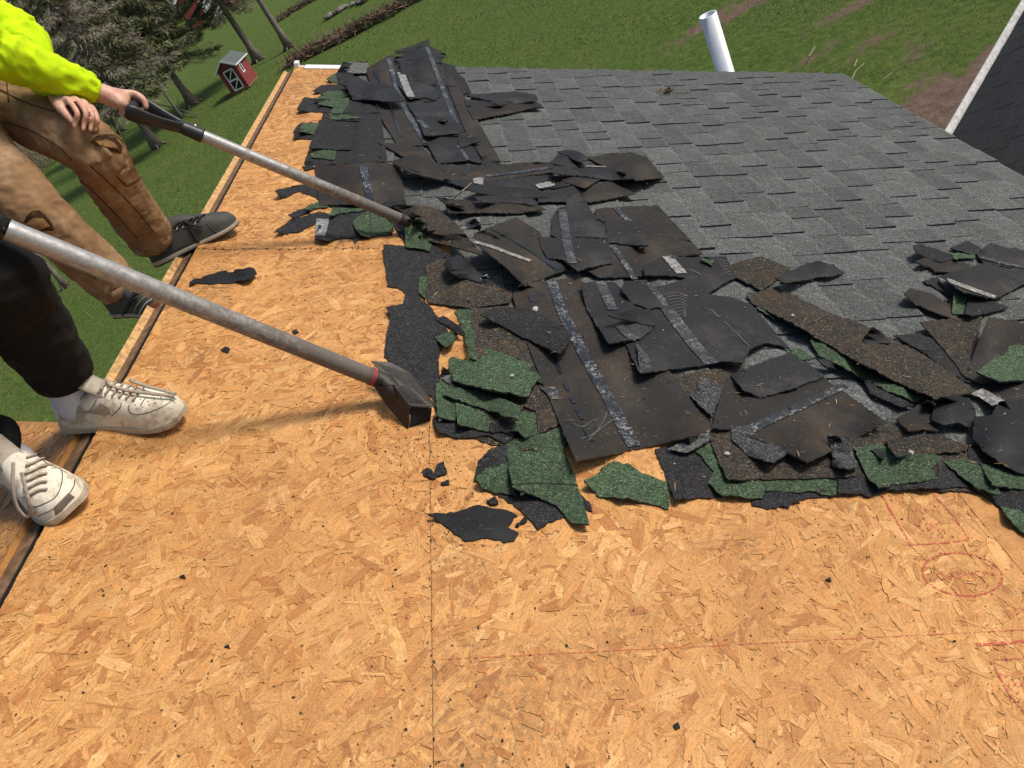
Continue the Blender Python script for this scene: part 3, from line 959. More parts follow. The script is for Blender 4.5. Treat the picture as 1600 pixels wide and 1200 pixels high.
T(S, 'gran_black', 'A', '330,765 395,588 642,590 592,776', 'dark rough sheet lying square beside the far bare wood', lift=[(340, 765, .012, 100)])
T(S, 'gran_black', 'A', '300,860 330,775 360,830 500,842 760,780 800,852 370,866', 'black shingle end under the small green square scrap')
T(S, 'gran_green', 'A', '345,822 365,775 503,780 490,838', 'green square scrap just below the dark rough sheet')
T(S, 'gran_black', 'A', '290,880 350,865 370,890 310,902', 'small black nub beside the far bare wood above the far shovel pole')
T(S, 'gran_black', 'A', '118,1030 200,1010 280,993 385,1000 300,1037 235,1045 190,1072 150,1067', 'black curled sliver lying on bare wood left of the far shovel pole', lift=[(125, 1030, .02, 70)])
T(S, 'gran_green', 'A', '320,1015 340,995 380,1000 378,1022', 'tiny green chip on the black curled sliver', lift=[])
T(S, 'gran_black', 'A', '285,1045 385,1005 400,1095 350,1062', 'black hooked scrap below the curled sliver')
# tall overturned sheets standing over the far rake
T('overturned_shingle', 'gran_black', 'A', '1145,225 1240,250 1262,300 1303,328 1345,415 1280,432 1200,330', 'jagged dark shingle end right of the tall overturned sheets')
T('overturned_shingle', 'back_brown', 'A', '690,268 800,203 870,172 985,480 1075,745 890,752 800,610 740,468', 'tall brown overturned sheet on the left, crossed by faint tab marks', lift=[(800, 205, .05, 200)], strips=[('tar', .03, '828,205 872,370 932,520 1062,735', 'tar_strip'), ('tar_plain', .016, '735,270 800,400 860,560 905,690', 'tar_dashes')], edge='edge_pale', r=8)
T('overturned_shingle', 'back_dark', 'A', '850,205 1062,112 1190,180 1150,228 1262,452 1530,852 1430,870 1330,842 1140,862 1072,745 950,470', 'tall dark overturned sheet standing above the far roof edge', lift=[(1080, 110, .09, 330)], strips=[('tar', .03, '1068,135 1180,430 1262,640', 'tar_strip'), ('film_dim', .022, '1262,750 1300,800 1325,840', 'film_smear')], r=8)
T('overturned_shingle', 'back_brown', 'A', '1165,292 1220,302 1345,520 1532,850 1432,858 1300,640', 'long brown strip along the right side of the tall sheets', edge='edge_pale')
T('overturned_shingle', 'back_dark', 'A', '850,222 1068,212 1152,440 1122,466 1060,448 960,458 882,362', 'scratched square sheet on top of the tall overturned pile', lift=[(960, 450, .01, 90)], strips=[('film', .042, '905,292 935,370 968,445', 'release_film')] + [('scratch', .0024, '%d,%d %d,%d %d,%d' % (928 + 21 * i, 266 - 4 * i, 952 + 21 * i, 300 - 4 * i, 975 + 21 * i, 338 - 4 * i), 'scratch') for i in range(7)])
T(S, 'back_dark', 'A', '940,480 1170,470 1215,560 1180,600 1020,590 960,520', 'dark sheet middle of the tall overturned pile', lift=[(1180, 600, .012, 80)])
T(S, 'back_dark', 'A', '1015,592 1050,575 1215,560 1290,640 1292,688 1052,686', 'narrow dark strip low on the tall overturned pile', lift=[(1050, 680, .014, 90)], strips=[('film_dim', .03, '1022,590 1045,615 1070,640', 'film_smear')])
T(S, 'back_dark', 'A', '1080,652 1270,612 1300,670 1072,690', 'small dark strip stacked low on the tall sheets', lift=[(1075, 688, .014, 80)])
T(S, 'back_black', 'A', '1280,652 1405,722 1350,735 1270,768 1262,700', 'small blue-black scrap near the foot of the tall sheets', lift=[(1400, 722, .012, 70)])
T(S, 'gran_black', 'A', '1400,850 1445,828 1530,850 1500,872 1430,880', 'tiny dark scrap at the foot of the tall sheets')
T(S, 'gran_black', 'A', '865,160 960,130 1078,84 1086,108 985,150 880,178', 'black curled edge topping the tall overturned sheets', lift=[(960, 130, .05, 200)], r=3)
T(S, 'back_black', 'A', '550,352 580,310 640,322 700,352 800,362 862,382 932,470 850,476 740,466 605,462', 'smooth black flap bent across the left of the tall sheets', lift=[(860, 400, .03, 260), (575, 330, .03, 160)])
# the flat square sheet behind the far shovel pole
T('overturned_shingle', 'back_brown', 'A', '365,866 560,860 760,855 902,872 935,1112 870,1112 395,1122', 'brown-black square sheet with a blue tar band behind the far shovel pole', lift=[(640, 860, .05, 330)], strips=[('tar', .036, '668,868 690,980 712,1090', 'tar_strip')], r=8)
# drifts of overturned strips below the tall sheets
T('overturned_shingle', 'back_dark', 'B', '100,382 320,395 450,372 330,418 115,432', 'bluish underside strip right of the tall sheets', lift=[(320, 415, .01, 100)])
T('overturned_shingle', 'back_brown', 'B', '120,432 300,402 560,400 592,420 430,457 160,507', 'brown strip pointing right from the tall sheets', edge='edge_pale', lift=[(590, 420, .012, 100)])
T('overturned_shingle', 'back_dark', 'B', '100,350 240,345 420,330 552,352 560,387 440,407 320,396 220,380', 'dark broken strip above the brown pointed strip on grey shingles', lift=[(560, 370, .014, 120)])
T('overturned_shingle', 'back_brown', 'A', '760,726 900,738 1040,762 1112,836 1000,836 940,830', 'slim brown strip tucked under the foot of the tall sheets', edge='edge_pale')
T('overturned_shingle', 'back_brown', 'P', '683,308 720,312 768,316 838,319 853,327 810,333 760,332 700,332 695,318', 'lowest brown strip of the horizontal drift with nail holes', edge='edge_pale', lift=[(700, 330, .012, 40)])
T('overturned_shingle', 'back_dark', 'B', '570,960 800,920 862,1020 560,1022', 'dark strip in the middle of the horizontal drift')
T('overturned_shingle', 'back_brown', 'B', '820,932 1010,890 1172,970 1020,1000 862,1026', 'brown strip ending the horizontal drift at lower right', edge='edge_pale', lift=[(1170, 970, .012, 90)])
T('overturned_shingle', 'back_brown', 'P', '610,252 650,240 690,257 755,258 860,253 868,268 800,278 760,282 690,281 640,269', 'long brown strip at the top of the horizontal drift', lift=[(650, 262, .05, 70)], strips=[('tar', .03, '760,275 800,270 864,261', 'tar_strip'), ('tar_plain', .012, '697,273 706,260', 'tar_dash'), ('tar_plain', .012, '725,273 734,259', 'tar_dash')], edge='edge_pale')
T('overturned_shingle', 'back_dark', 'B', '-240,815 0,880 260,882 640,852 760,880 816,906 700,930 560,942 110,932 -60,880', 'dark long strip below the top of the horizontal drift', lift=[(-200, 830, .05, 220)], r=7)
T('overturned_shingle', 'back_brown', 'B', '640,862 760,862 950,880 860,935 815,925', 'small dark pointed scrap under the stacked right end of the drift', lift=[(850, 930, .012, 80)])
T('overturned_shingle', 'back_brown', 'B', '860,742 1000,725 1140,710 1240,740 1352,866 1180,887 980,800', 'brown sheet fanned out at the right end of the drift', edge='edge_pale', lift=[(1180, 885, .03, 200)])
T('overturned_shingle', 'back_dark', 'B', '640,782 800,802 1000,800 1182,872 1110,880 1030,886 850,862 650,842', 'dark blade-shaped strip over the fanned brown sheet', lift=[(660, 830, .025, 150), (1150, 875, .025, 120)], strips=[('film', .012, '830,795 900,800 985,802', 'film_edge')])
T(S, 'back_dark', 'B', '640,772 690,722 830,768 840,782 800,812 720,802', 'small dark chip stacked at the drift top, lower of two', lift=[(650, 790, .02, 100)])
T(S, 'back_black', 'B', '680,706 720,697 800,700 862,730 876,762 820,772', 'small black chip stacked at the drift top, upper of two', lift=[(850, 760, .02, 120)])
T('overturned_shingle', 'back_black', 'B', '110,936 200,910 560,941 628,990 530,995 330,986 150,956', 'blue-black strip with frayed pale edge in the drift', lift=[(150, 950, .02, 160)], edge='edge_pale')
T('overturned_shingle', 'back_dark', 'B', '158,986 340,981 540,1002 562,1040 370,1026 190,1017', 'short dark strip under the frayed blue-black strip', lift=[(200, 1010, .02, 120)], edge='edge_pale')
T('film_scrap', 'film', 'B', '545,912 660,890 667,920 572,936', 'pale crumpled film lying on the horizontal drift', jag=.003, t=.0015, wave=.006, cat='film')
T('film_scrap', 'film', 'B', '155,877 190,868 222,872 220,915 160,903', 'small square of white film on the left of the drift', jag=.002, t=.0015, wave=.004, cat='film')
# ---- around the end of the far shovel
T(S, 'gran_black', 'C', '200,380 290,345 330,345 340,370 240,402', 'small black strip under a green strip left of the far pole end', lift=[(205, 380, .015, 60)])
T(S, 'gran_green', 'C', '298,345 345,310 390,303 452,330 330,352', 'green strip pointing at the far bare wood below the square sheet', lift=[(300, 345, .012, 60)])
T(S, 'gran_black', 'C', '110,490 180,440 240,408 400,362 480,380 390,425 262,492 180,496', 'black tongue of shingle stretched over bare wood by the far pole', lift=[(115, 490, .015, 80)])
T(S, 'gran_black', 'C', '370,532 400,400 470,372 560,370 680,357 862,470 852,502 690,517 640,540 617,562 602,528 430,541', 'broad black scrap lying on bare wood below the far pole', lift=[(400, 530, .014, 120)])
T(S, 'gran_green', 'C', '455,392 480,335 690,345 640,362 540,368', 'narrow green scrap above the broad black scrap', lift=[(455, 392, .01, 60)])
T(S, 'gran_green', 'C', '600,430 640,390 712,360 782,380 862,450 822,506 690,517 640,496', 'rounded green scrap on the broad black scrap beside the far pole', strips=[('asphalt_edge', .006, '712,362 716,440 716,512', 'crack')], lift=[(640, 490, .01, 80)])
T('film_scrap', 'film', 'C', '370,525 378,405 458,408 445,470 425,526', 'grey film strip on the broad black scrap', jag=.002, t=.0015, wave=.004, cat='film')
# black shingle field edge left of the near heap
T(S, 'gran_black', 'P', '599,382 635,384 672,390 670,450 655,465 672,478 702,520 690,540 685,560 690,612 680,641 676,622 640,590 612,566 600,556 604,520 611,492 602,479 629,475 633,458 622,449 605,447', 'largest black scrap, notched on its left, above the near shovel blade', lift=[(605, 490, .012, 50), (603, 390, .01, 40)], r=7)
T(S, 'gran_brown', 'C', '1065,700 1180,640 1300,700 1440,820 1600,852 1592,930 1350,962 1080,932 1062,850', 'dusty dark shingle under the dangling black flake')
T(S, 'gran_green', 'C', '1013,862 1020,768 1066,770 1060,906', 'narrow green slit between two black shingles', lift=[])
T(S, 'gran_black', 'E', '355,115 400,100 480,150 505,190 470,185 420,150', 'curled black flake beside the hole showing bare wood', lift=[(480, 160, .02, 60)])
T(S, 'gran_green', 'E', '450,76 522,58 545,200 553,306 520,302 492,170', 'long green strip standing beside the hole showing bare wood', lift=[(540, 250, .02, 120)])
T(S, 'gran_brown', 'E', '523,40 730,60 782,210 860,350 900,440 800,380 600,300 552,310', 'dusty black shingle behind the big green scrap')
T(S, 'gran_green', 'E', '355,202 420,175 472,164 442,232 408,247', 'small green diamond scrap left of the hole', lift=[(410, 240, .015, 60)])
# green heap by the near shovel blade
T(S, 'gran_black', 'E', '350,568 460,560 620,600 745,640 700,702 610,660 540,668 470,672 370,640', 'black scrap at the bottom of the green heap by the blade', lift=[(370, 630, .012, 80)])
T(S, 'gran_green', 'E', '360,420 390,403 440,430 470,520 455,592 370,568', 'green scrap touching the near shovel blade', lift=[(380, 560, .014, 80)])
T(S, 'gran_green', 'E', '455,505 600,560 622,600 612,642 465,607', 'green scrap low in the heap, right of the one by the blade', lift=[(470, 600, .012, 80)])
T(S, 'gran_black', 'E', '612,588 740,600 742,652 615,642', 'black square scrap low in the green heap')
T(S, 'gran_green', 'E', '690,642 742,590 760,548 832,562 842,652 780,672 750,640', 'green forked scrap at the right of the heap', lift=[(760, 660, .012, 60)])
T(S, 'gran_brown', 'E', '760,520 850,420 905,450 955,602 842,655 832,545', 'dusty brown scrap between green heap and big overturned sheet')
T(S, 'gran_green', 'E', '395,470 430,430 560,448 762,520 752,588 560,525', 'green slat lying slantwise across the heap', lift=[(740, 580, .03, 160)])
T(S, 'gran_green', 'E', '428,296 505,300 492,345 442,392 420,342', 'folded green corner behind the big green scrap')
T(S, 'gran_green', 'E', '442,352 482,342 492,312 570,302 597,250 682,276 815,330 803,352 862,386 812,432 802,470 770,477 600,442 440,402', 'big green scrap with ragged corners topping the heap', lift=[(600, 440, .02, 200), (780, 470, .015, 100)], t=.006)
T('film_scrap', 'film_dim', 'E', '380,386 395,335 432,366 427,421', 'grey film shard beside the near shovel blade', jag=.002, t=.0015, lift=[(400, 340, .02, 60)], cat='film')
# green scraps lying lowest on the bare wood
T(S, 'gran_black', 'E', '540,872 560,780 620,722 692,702 850,900 982,1022 930,1052 842,1101 762,1012 650,935', 'black underlayer beneath the large green triangle', lift=[(600, 740, .02, 120)])
T(S, 'gran_black', 'E', '1035,925 1092,990 1095,1017 1050,1003', 'small black corner right of the large green triangle')
T(S, 'gran_green', 'E', '550,862 600,812 697,780 720,890 742,942 640,932 570,892', 'green corner on the left under the large green triangle', lift=[(555, 862, .015, 80)])
T(S, 'gran_green', 'E', '690,702 750,672 880,650 962,608 982,680 962,722 1000,820 1032,902 1082,1076 1000,1072 940,1002 850,952 720,902', 'large green triangle scrap hanging down over the bare wood', lift=[(730, 900, .02, 160), (1060, 1070, .012, 90)], t=.005, strips=[('gran_black', .0016, '722,890 850,885 1028,892', 'crease')])
T(S, 'back_black', 'E', '325,1027 450,1022 540,990 640,1003 720,1020 747,1037 697,1086 752,1117 730,1156 640,1150 560,1146 500,1156 420,1092', 'flat black scrap lying alone on bare wood below the green triangle', lift=[(330, 1025, .01, 80)], under='gran_black')
for s_, lb in (('300,822 340,817 352,838 372,792 400,780 416,832 392,842 350,862 310,846', 'largest black crumb, forked, on the board joint below the shovel blade'), ('385,882 425,866 421,886 395,890', 'small black crumb just below the forked crumb on the board joint'), ('600,967 640,945 656,976 622,982', 'round black crumb tucked at the lower left of the large green triangle'), ('735,1082 781,1040 792,1056 750,1086', 'slim black crumb between the lone flat scrap and the green triangle')):
    T('asphalt_crumb', 'gran_black', 'E', s_, lb, t=.007, seg=.006, grid=.01, group='asphalt crumbs near the green scraps', cat='crumb')
T(S, 'gran_green', 'G', '360,1057 450,1012 445,992 510,960 582,970 650,1022 797,1070 782,1200 600,1152 440,1142', 'separate green scrap lying on bare wood below the big overturned sheet', lift=[(365, 1057, .014, 90), (560, 1140, .012, 110)], t=.005)
# ---- lower right edge of the heap
T(S, 'gran_black', 'G', '715,900 890,880 962,960 1017,1020 982,1070 1052,1141 815,1152 770,1040', 'square black scrap at the heap edge beside the separate green scrap', lift=[(820, 1150, .012, 100)])
T(S, 'gran_black', 'H', '-110,985 0,985 300,985 442,990 424,1022 300,1030 150,1062 130,1092 80,1077 0,1102 -100,1080', 'lowest black edge over the bare wood above the pink smudge')
T(S, 'gran_green', 'G', '888,876 1000,868 1082,1040 1300,1048 1742,1036 1755,1120 1600,1135 1500,1110 1262,1112 1252,1147 1050,1132 980,1070 1012,1010', 'long green L-shaped shingle along the lower edge of the heap', lift=[(1100, 1130, .01, 140)])
T(S, 'gran_black', 'H', '440,907 620,880 690,950 1062,905 1070,800 1150,860 1262,962 980,972 780,975 620,1022 580,1000 440,1002', 'black shingle course along the lower right edge over the red stamp', lift=[(1000, 970, .01, 120)])
T(S, 'gran_brown', 'G', '990,842 1090,810 1180,930 1320,970 1500,980 1640,1010 1720,1040 1300,1052 1082,1056 1030,960', 'dusty black shingle above the long green L-shaped shingle', lift=[(1090, 1050, .012, 120)])
T(S, 'gran_brown', 'H', '500,700 742,543 882,640 720,700 560,760', 'dusty shingle corner beside the brown sheet with a diagonal tar band')
T(S, 'gran_green', 'H', '540,712 722,688 782,770 880,762 1052,750 1077,790 1020,850 1062,910 880,935 690,966 620,900 560,772', 'green scrap with squared notches at the lower right', lift=[(690, 960, .014, 120)], t=.005)
T(S, 'gran_brown', 'H', '730,682 960,630 1062,640 1252,702 1240,742 1050,752 800,772', 'dusty brown strip over the notched green scrap', lift=[(800, 768, .014, 120)])
T(S, 'back_black', 'H', '640,732 702,728 742,752 722,792', 'small black chip on the notched green scrap', lift=[(720, 785, .008, 40)])
T(S, 'gran_black', 'H', '1240,700 1420,760 1640,900 1640,1160 1450,1085 1300,970', 'black shingle at the right picture edge under green strips')
T(S, 'gran_green', 'H', '1090,802 1262,790 1330,830 1462,1000 1440,1012 1290,962', 'long green strip at lower right pointing to the bare wood', lift=[(1440, 1005, .012, 120)])
T(S, 'gran_green', 'H', '1320,812 1640,900 1640,980 1460,960 1400,950', 'shaded green strip at the right edge, upper of two', lift=[(1420, 950, .012, 120)])
T(S, 'gran_green', 'H', '1450,1082 1640,1120 1640,1270 1580,1240 1530,1190', 'shaded green strip at the right edge, lower of two', lift=[(1500, 1150, .012, 100)])
# ---- big overturned sheets in the middle
T('overturned_shingle', 'back_brown', 'D', '690,452 760,300 735,146 900,136 1050,130 1275,372 1100,392 990,482 760,492', 'brown overturned sheet furthest up in the middle of the roof', edge='edge_pale', strips=[('tar', .026, '838,142 870,180 912,212', 'tar_strip'), ('tar', .026, '818,330 870,400 935,500', 'tar_strip')], r=7)
T('overturned_shingle', 'gran_brown', 'C', '848,326 1000,318 1110,335 1250,432 1420,634 1200,572 1070,542 1070,440 950,384', 'dusty black strip that the far shovel is lifting', lift=[(960, 360, .03, 160), (1380, 610, .035, 220)], r=7)
T('overturned_shingle', 'back_brown', 'D', '128,272 212,236 342,190 455,262 592,450 480,492 382,531 290,440 140,322', 'brown curled sheet with a blue tar band and white film on its edge', lift=[(140, 300, .05, 200), (300, 430, .04, 200)], strips=[('tar_plain', .03, '225,242 380,330 555,450', 'tar_strip'), ('film', .018, '128,312 210,334 300,368 412,408', 'release_film')], edge='edge_pale', r=8)
T(S, 'gran_green', 'C', '913,408 1060,415 1077,555 1097,566 1086,606 935,582 930,480', 'upright green tag hanging at the end of the far pole', lift=[(980, 430, .02, 120)], t=.005)
T(S, 'back_black', 'C', '1170,690 1200,650 1290,638 1352,700 1442,800 1400,803 1230,752', 'smooth black flake dangling below the curled brown sheet', lift=[(1230, 700, .03, 130)])
T('film_scrap', 'film', 'C', '1395,782 1442,750 1467,790 1420,816', 'small curl of film at the tip of the dangling flake', t=.0015, jag=.002, wave=.004, lift=[(1440, 770, .02, 40)], cat='film')
T('film_scrap', 'film', 'C', '1290,470 1310,425 1395,398 1412,482 1350,470', 'crumpled pale film standing where the far pole ends', t=.0015, jag=.003, wave=.01, lift=[(1370, 410, .04, 80)], cat='film')
T('overturned_shingle', 'back_brown', 'G', '2,130 40,76 330,42 660,340 1002,800 900,836 760,870 540,915 320,961 150,562 62,332', 'biggest brown overturned sheet with a white scuffed tar band', lift=[(320, 950, .025, 260), (900, 820, .02, 200)], strips=[('tar', .042, '198,62 250,210 312,335 395,490 470,622 540,760 612,888', 'tar_strip'), ('tar_plain', .012, '205,420 245,520', 'tar_dash'), ('tar_plain', .013, '262,570 282,606', 'tar_dash'), ('tar_plain', .013, '295,640 312,672', 'tar_dash'), ('tar_plain', .013, '322,700 352,752', 'tar_dash'), ('tar_plain', .013, '358,790 400,860', 'tar_dash'), ('tar_plain', .012, '85,130 100,165', 'tar_dash')] + [('scratch', .0011, s_, 'scratch') for s_ in ('380,860 440,790 478,715', '345,850 400,830 470,780 520,740', '300,770 350,790 420,750', '560,560 570,545 582,535', '440,300 452,310 462,322')], edge='edge_pale', r=9, grid=.04)
T('film_scrap', 'film_dim', 'G', '138,590 232,596 228,652 200,650', 'film corner poking out at the left edge of the biggest brown sheet', t=.0015, cat='film')
T(S, 'gran_black', 'E', '570,92 630,60 800,66 960,150 1002,190 972,250 940,277 750,190', 'black lozenge scrap lying half over the biggest brown sheet', lift=[(580, 95, .02, 120), (960, 260, .02, 150)], r=7)
T(S, 'gran_grey', 'G', '775,905 870,850 992,800 985,860 880,917', 'grey shingle corner peeping out under the biggest brown sheet')
T('overturned_shingle', 'back_dark', 'D', '515,276 520,190 547,148 592,132 590,80 640,74 682,100 732,180 802,232 800,296 660,286 560,302', 'dark sheet with a dull film band, upper of two beside the curled sheet', lift=[(600, 90, .02, 120)], strips=[('film_dim', .04, '572,150 580,220 592,298', 'film_band')], r=6)
T('overturned_shingle', 'back_dark', 'D', '455,286 560,294 660,287 802,300 822,420 700,441 652,461 572,400 500,396 465,342', 'dark sheet, lower of two beside the curled brown sheet', lift=[(640, 455, .018, 160)], strips=[('film_dim', .04, '592,302 605,360 620,420', 'film_band')], r=6)
T(S, 'back_dark', 'D', '785,200 880,203 970,211 985,270 1002,332 900,326 800,316', 'small dark square on the furthest brown sheet', lift=[(990, 325, .014, 90)])
T('overturned_shingle', 'back_dark', 'D', '975,432 1080,382 1190,390 1390,386 1442,490 1380,520 1302,571 1180,490 1130,482 985,481', 'dark sheet with scratched right side and a green chip on it', lift=[(985, 470, .012, 90)], strips=[('film', .038, '1095,385 1130,425 1170,470', 'release_film')] + [('scratch', .0014, '%d,%d %d,%d %d,%d' % (1190 + 12 * i, 450 + 7 * i, 1220 + 12 * i, 452 + 7 * i, 1245 + 10 * i, 468 + 7 * i), 'scratch') for i in range(3)] + [('scratch', .0014, '%d,%d %d,%d %d,%d' % (1340 + 8 * i, 395 + 14 * i, 1362 + 8 * i, 404 + 14 * i, 1390 + 6 * i, 408 + 14 * i), 'scratch') for i in range(6)], r=6)
T(S, 'gran_green', 'D', '1263,402 1275,385 1337,406 1320,431', 'lone small green chip on a dark overturned sheet', seg=.008, grid=.015)
T('overturned_shingle', 'back_dark', 'G', '700,100 900,40 990,130 1100,140 1200,180 1392,402 1330,380 1262,370 1192,402 1150,470 1060,462 990,476 800,502 640,521 560,362 545,110 640,60', 'large dark overturned sheet lying over the right of the biggest brown sheet', lift=[(640, 515, .018, 150), (1150, 465, .02, 180)], strips=[('tar', .05, '640,60 700,110 780,205', 'tar_strip'), ('film_dim', .05, '780,205 860,312 930,400 998,474', 'film_band')] + [('scratch', .0014, '%d,%d %d,%d %d,%d' % (770 + 8 * i, 128 + 15 * i, 815 + 7 * i, 118 + 15 * i, 878 - 2 * i, 135 + 15 * i), 'scratch') for i in range(8)] + [('scratch', .0013, '%d,%d %d,%d %d,%d' % (960 + 10 * i, 195 + 11 * i, 990 + 10 * i, 200 + 11 * i, 1012 + 10 * i, 215 + 11 * i), 'scratch') for i in range(4)] + [('scratch', .0013, '1060,262 1120,320 1188,390', 'scratch')], r=9, grid=.04)
T('overturned_shingle', 'back_dark', 'G', '345,72 430,60 522,70 562,112 640,222 717,272 700,302 640,352 560,360 482,372 372,202', 'dark leaf-shaped sheet lying on the biggest brown sheet', lift=[(480, 368, .02, 160), (350, 90, .012, 100)], strips=[('film_dim', .04, '440,62 470,130 505,205', 'film_band'), ('film_dim', .034, '535,280 580,330 625,352', 'film_band')], r=7)
T(S, 'back_dark', 'G', '545,100 560,62 640,62 700,110 760,190 690,200 600,170', 'dark flap at the top of the leaf-shaped sheet', lift=[(560, 100, .012, 80)])
T(S, 'back_black', 'G', '480,232 620,200 692,200 716,286 600,262', 'pointed black flap lifted off the leaf-shaped sheet', lift=[(500, 232, .03, 150)])
T(S, 'gran_light', 'G', '620,370 650,395 702,482 690,516 640,521', 'small grey triangle at the lower corner of the large dark sheet')
T('overturned_shingle', 'back_brown', 'P', '1112,668 1122,630 1140,588 1190,568 1235,550 1300,600 1383,657 1330,690 1262,722 1195,690 1150,672', 'brown sheet with a diagonal tar band at the lower right', lift=[(1262, 718, .02, 60), (1380, 657, .02, 60)], strips=[('tar', .032, '1172,671 1210,653 1260,630 1320,602', 'tar_strip')], edge='edge_pale', r=8, grid=.04)
T(S, 'back_dark', 'G', '1090,530 1240,470 1390,416 1480,470 1560,540 1400,600 1240,645 1150,600', 'torn dark corner with a ragged crack above the diagonal tar band', lift=[(1150, 600, .012, 100)])
T(S, 'gran_light', 'G', '890,632 960,540 1052,600 1000,742', 'grey diamond-shaped chip between the two brown sheets', lift=[(950, 560, .015, 90)])
T(S, 'gran_light', 'G', '1095,782 1190,790 1262,850 1380,922 1310,970 1180,932 1100,852', 'grey granule chip below the diagonal tar band', lift=[(1300, 960, .02, 120)])
T(S, 'gran_light', 'H', '370,642 515,645 530,740 562,840 500,852 400,832 395,722', 'pale grey square chip standing on the brown sheet corner', lift=[(440, 660, .02, 120), (480, 840, .02, 90)])
# ---- long strip and right-hand cluster
T(S, 'gran_brown', 'F', '120,302 200,278 290,255 432,320 332,400 290,427 160,362', 'dusty square shingle at the upper end of the long strip')
T(S, 'gran_black', 'F', '560,762 700,800 750,842 900,930 1052,1000 990,1012 830,942 800,872 600,802', 'black torn edge under the long dusty strip', lift=[(600, 790, .012, 100)])
T(S, 'gran_green', 'F', '420,712 470,720 560,765 500,775 440,742', 'small green corner left under the long dusty strip')
T(S, 'gran_green', 'F', '530,676 572,680 690,758 900,880 1102,960 1060,987 900,922 740,832 570,752', 'long green sliver showing under the long dusty strip', lift=[(700, 790, .015, 150)])
T(S, 'gran_green', 'F', '258,512 300,508 392,566 350,572', 'short green sliver under the upper part of the long strip')
T(S, 'gran_brown', 'F', '210,452 360,410 640,542 800,600 1090,742 1372,932 1170,972 1000,902 690,742 480,612 240,492', 'long dusty brown strip running down to the right', lift=[(480, 600, .02, 200), (800, 790, .03, 250), (1150, 960, .03, 200)], strips=[('film_dim', .005, '520,592 580,570 636,543', 'pale_joint')], r=9, grid=.04)
T(S, 'back_dark', 'F', '355,366 420,335 520,290 582,280 642,296 702,340 640,358 550,366 410,391', 'loose dark scrap on the grey shingles near the long strip', lift=[(400, 385, .025, 150), (620, 300, .012, 100)])
T(S, 'back_dark', 'F', '778,702 800,660 842,608 890,640 932,692 870,696 800,727', 'small dark tooth-shaped scrap on the long strip', lift=[(840, 615, .02, 80)])
T(S, 'gran_black', 'F', '950,652 1080,640 1200,700 1352,905 1230,840 1100,740', 'black shingle between the long strip and the right-hand cluster')
T(S, 'gran_brown', 'F', '1080,586 1200,571 1392,560 1362,690 1312,872 1200,722', 'dusty square shingle left of the leaning brown sheet', lift=[(1090, 590, .012, 90)])
T('overturned_shingle', 'back_brown', 'F', '1308,862 1350,740 1422,560 1520,575 1640,600 1640,800 1500,860 1400,892', 'brown sheet leaning at the right picture edge under a green scrap', lift=[(1450, 600, .05, 250)], edge='edge_pale', r=7)
T(S, 'back_dark', 'F', '1390,892 1500,870 1660,880 1660,1010 1560,990 1480,1002', 'dark sheet under the green scrap at the right edge', strips=[('film', .05, '1365,930 1420,960 1475,995', 'release_film')], lift=[(1480, 1000, .014, 100)])
T(S, 'gran_green', 'F', '1365,832 1450,770 1472,735 1502,710 1562,700 1660,705 1660,872 1500,882 1420,862', 'round green scrap at the right edge of the picture', lift=[(1380, 832, .02, 120), (1500, 880, .02, 120)], t=.006)
T(S, 'back_brown', 'H', '800,537 900,475 990,420 1052,440 1012,540 1067,612 960,600 880,612', 'small brown triangle left of the big black flap', edge='edge_pale', lift=[(880, 605, .012, 90)])
T(S, 'back_black', 'H', '1020,542 1040,470 1070,402 1170,385 1262,410 1302,500 1282,600 1190,560 1100,576', 'black rounded flap beside the big black flap', lift=[(1150, 480, .02, 200)])
T(S, 'back_black', 'H', '1290,522 1400,512 1440,432 1540,420 1660,410 1660,910 1480,832 1380,760 1280,662', 'big jet-black flap at the right edge of the picture', lift=[(1500, 600, .03, 360)], r=8)
T(S, 'back_dark', 'F', '1230,216 1312,180 1402,222 1352,252', 'grey-black corner at the top of the right-hand cluster')
T(S, 'back_brown', 'F', '1055,282 1110,260 1332,300 1292,342 1170,332', 'brown underside strip left in the right-hand cluster', edge='edge_pale', lift=[(1060, 280, .012, 70)])
T(S, 'gran_green', 'F', '1225,238 1352,250 1362,266 1240,270', 'thin green edge at the top of the right-hand cluster')
T(S, 'gran_black', 'F', '1045,202 1082,195 1242,250 1252,270 1182,286 1060,242', 'black wedge at the upper left of the right-hand cluster', lift=[(1050, 215, .02, 100)])
T(S, 'back_dark', 'F', '1360,242 1432,190 1502,210 1640,232 1640,330 1400,292', 'dark sheet at the top right of the right-hand cluster', strips=[('tar', .03, '1380,262 1460,282 1600,315', 'tar_strip')], lift=[(1440, 200, .014, 100)])
T(S, 'gran_black', 'F', '1088,382 1170,358 1210,430 1300,480 1180,425', 'dark crumpled bit under the sheet with a torn white edge')
T('overturned_shingle', 'back_brown', 'F', '1000,442 1030,416 1130,440 1230,500 1282,582 1180,547 1050,492', 'brown canoe-shaped strip below the right-hand cluster', edge='edge_pale', lift=[(1010, 440, .02, 100)])
T(S, 'gran_green', 'F', '1240,542 1250,430 1310,440 1330,500 1300,545', 'green end of the folded shingle in the right-hand cluster', lift=[(1250, 450, .014, 90)])
T(S, 'gran_black', 'F', '1305,545 1320,470 1400,460 1522,512 1440,535 1342,556', 'dusty black fold right of its green end', lift=[(1330, 550, .014, 90)])
T('overturned_shingle', 'back_dark', 'F', '1180,356 1290,320 1400,292 1640,332 1640,390 1590,400 1462,470 1300,440', 'dark sheet with a torn white edge in the right-hand cluster', lift=[(1300, 430, .03, 200)], strips=[('film', .028, '1185,366 1250,388 1330,418 1455,462', 'torn_white_edge')], r=6)
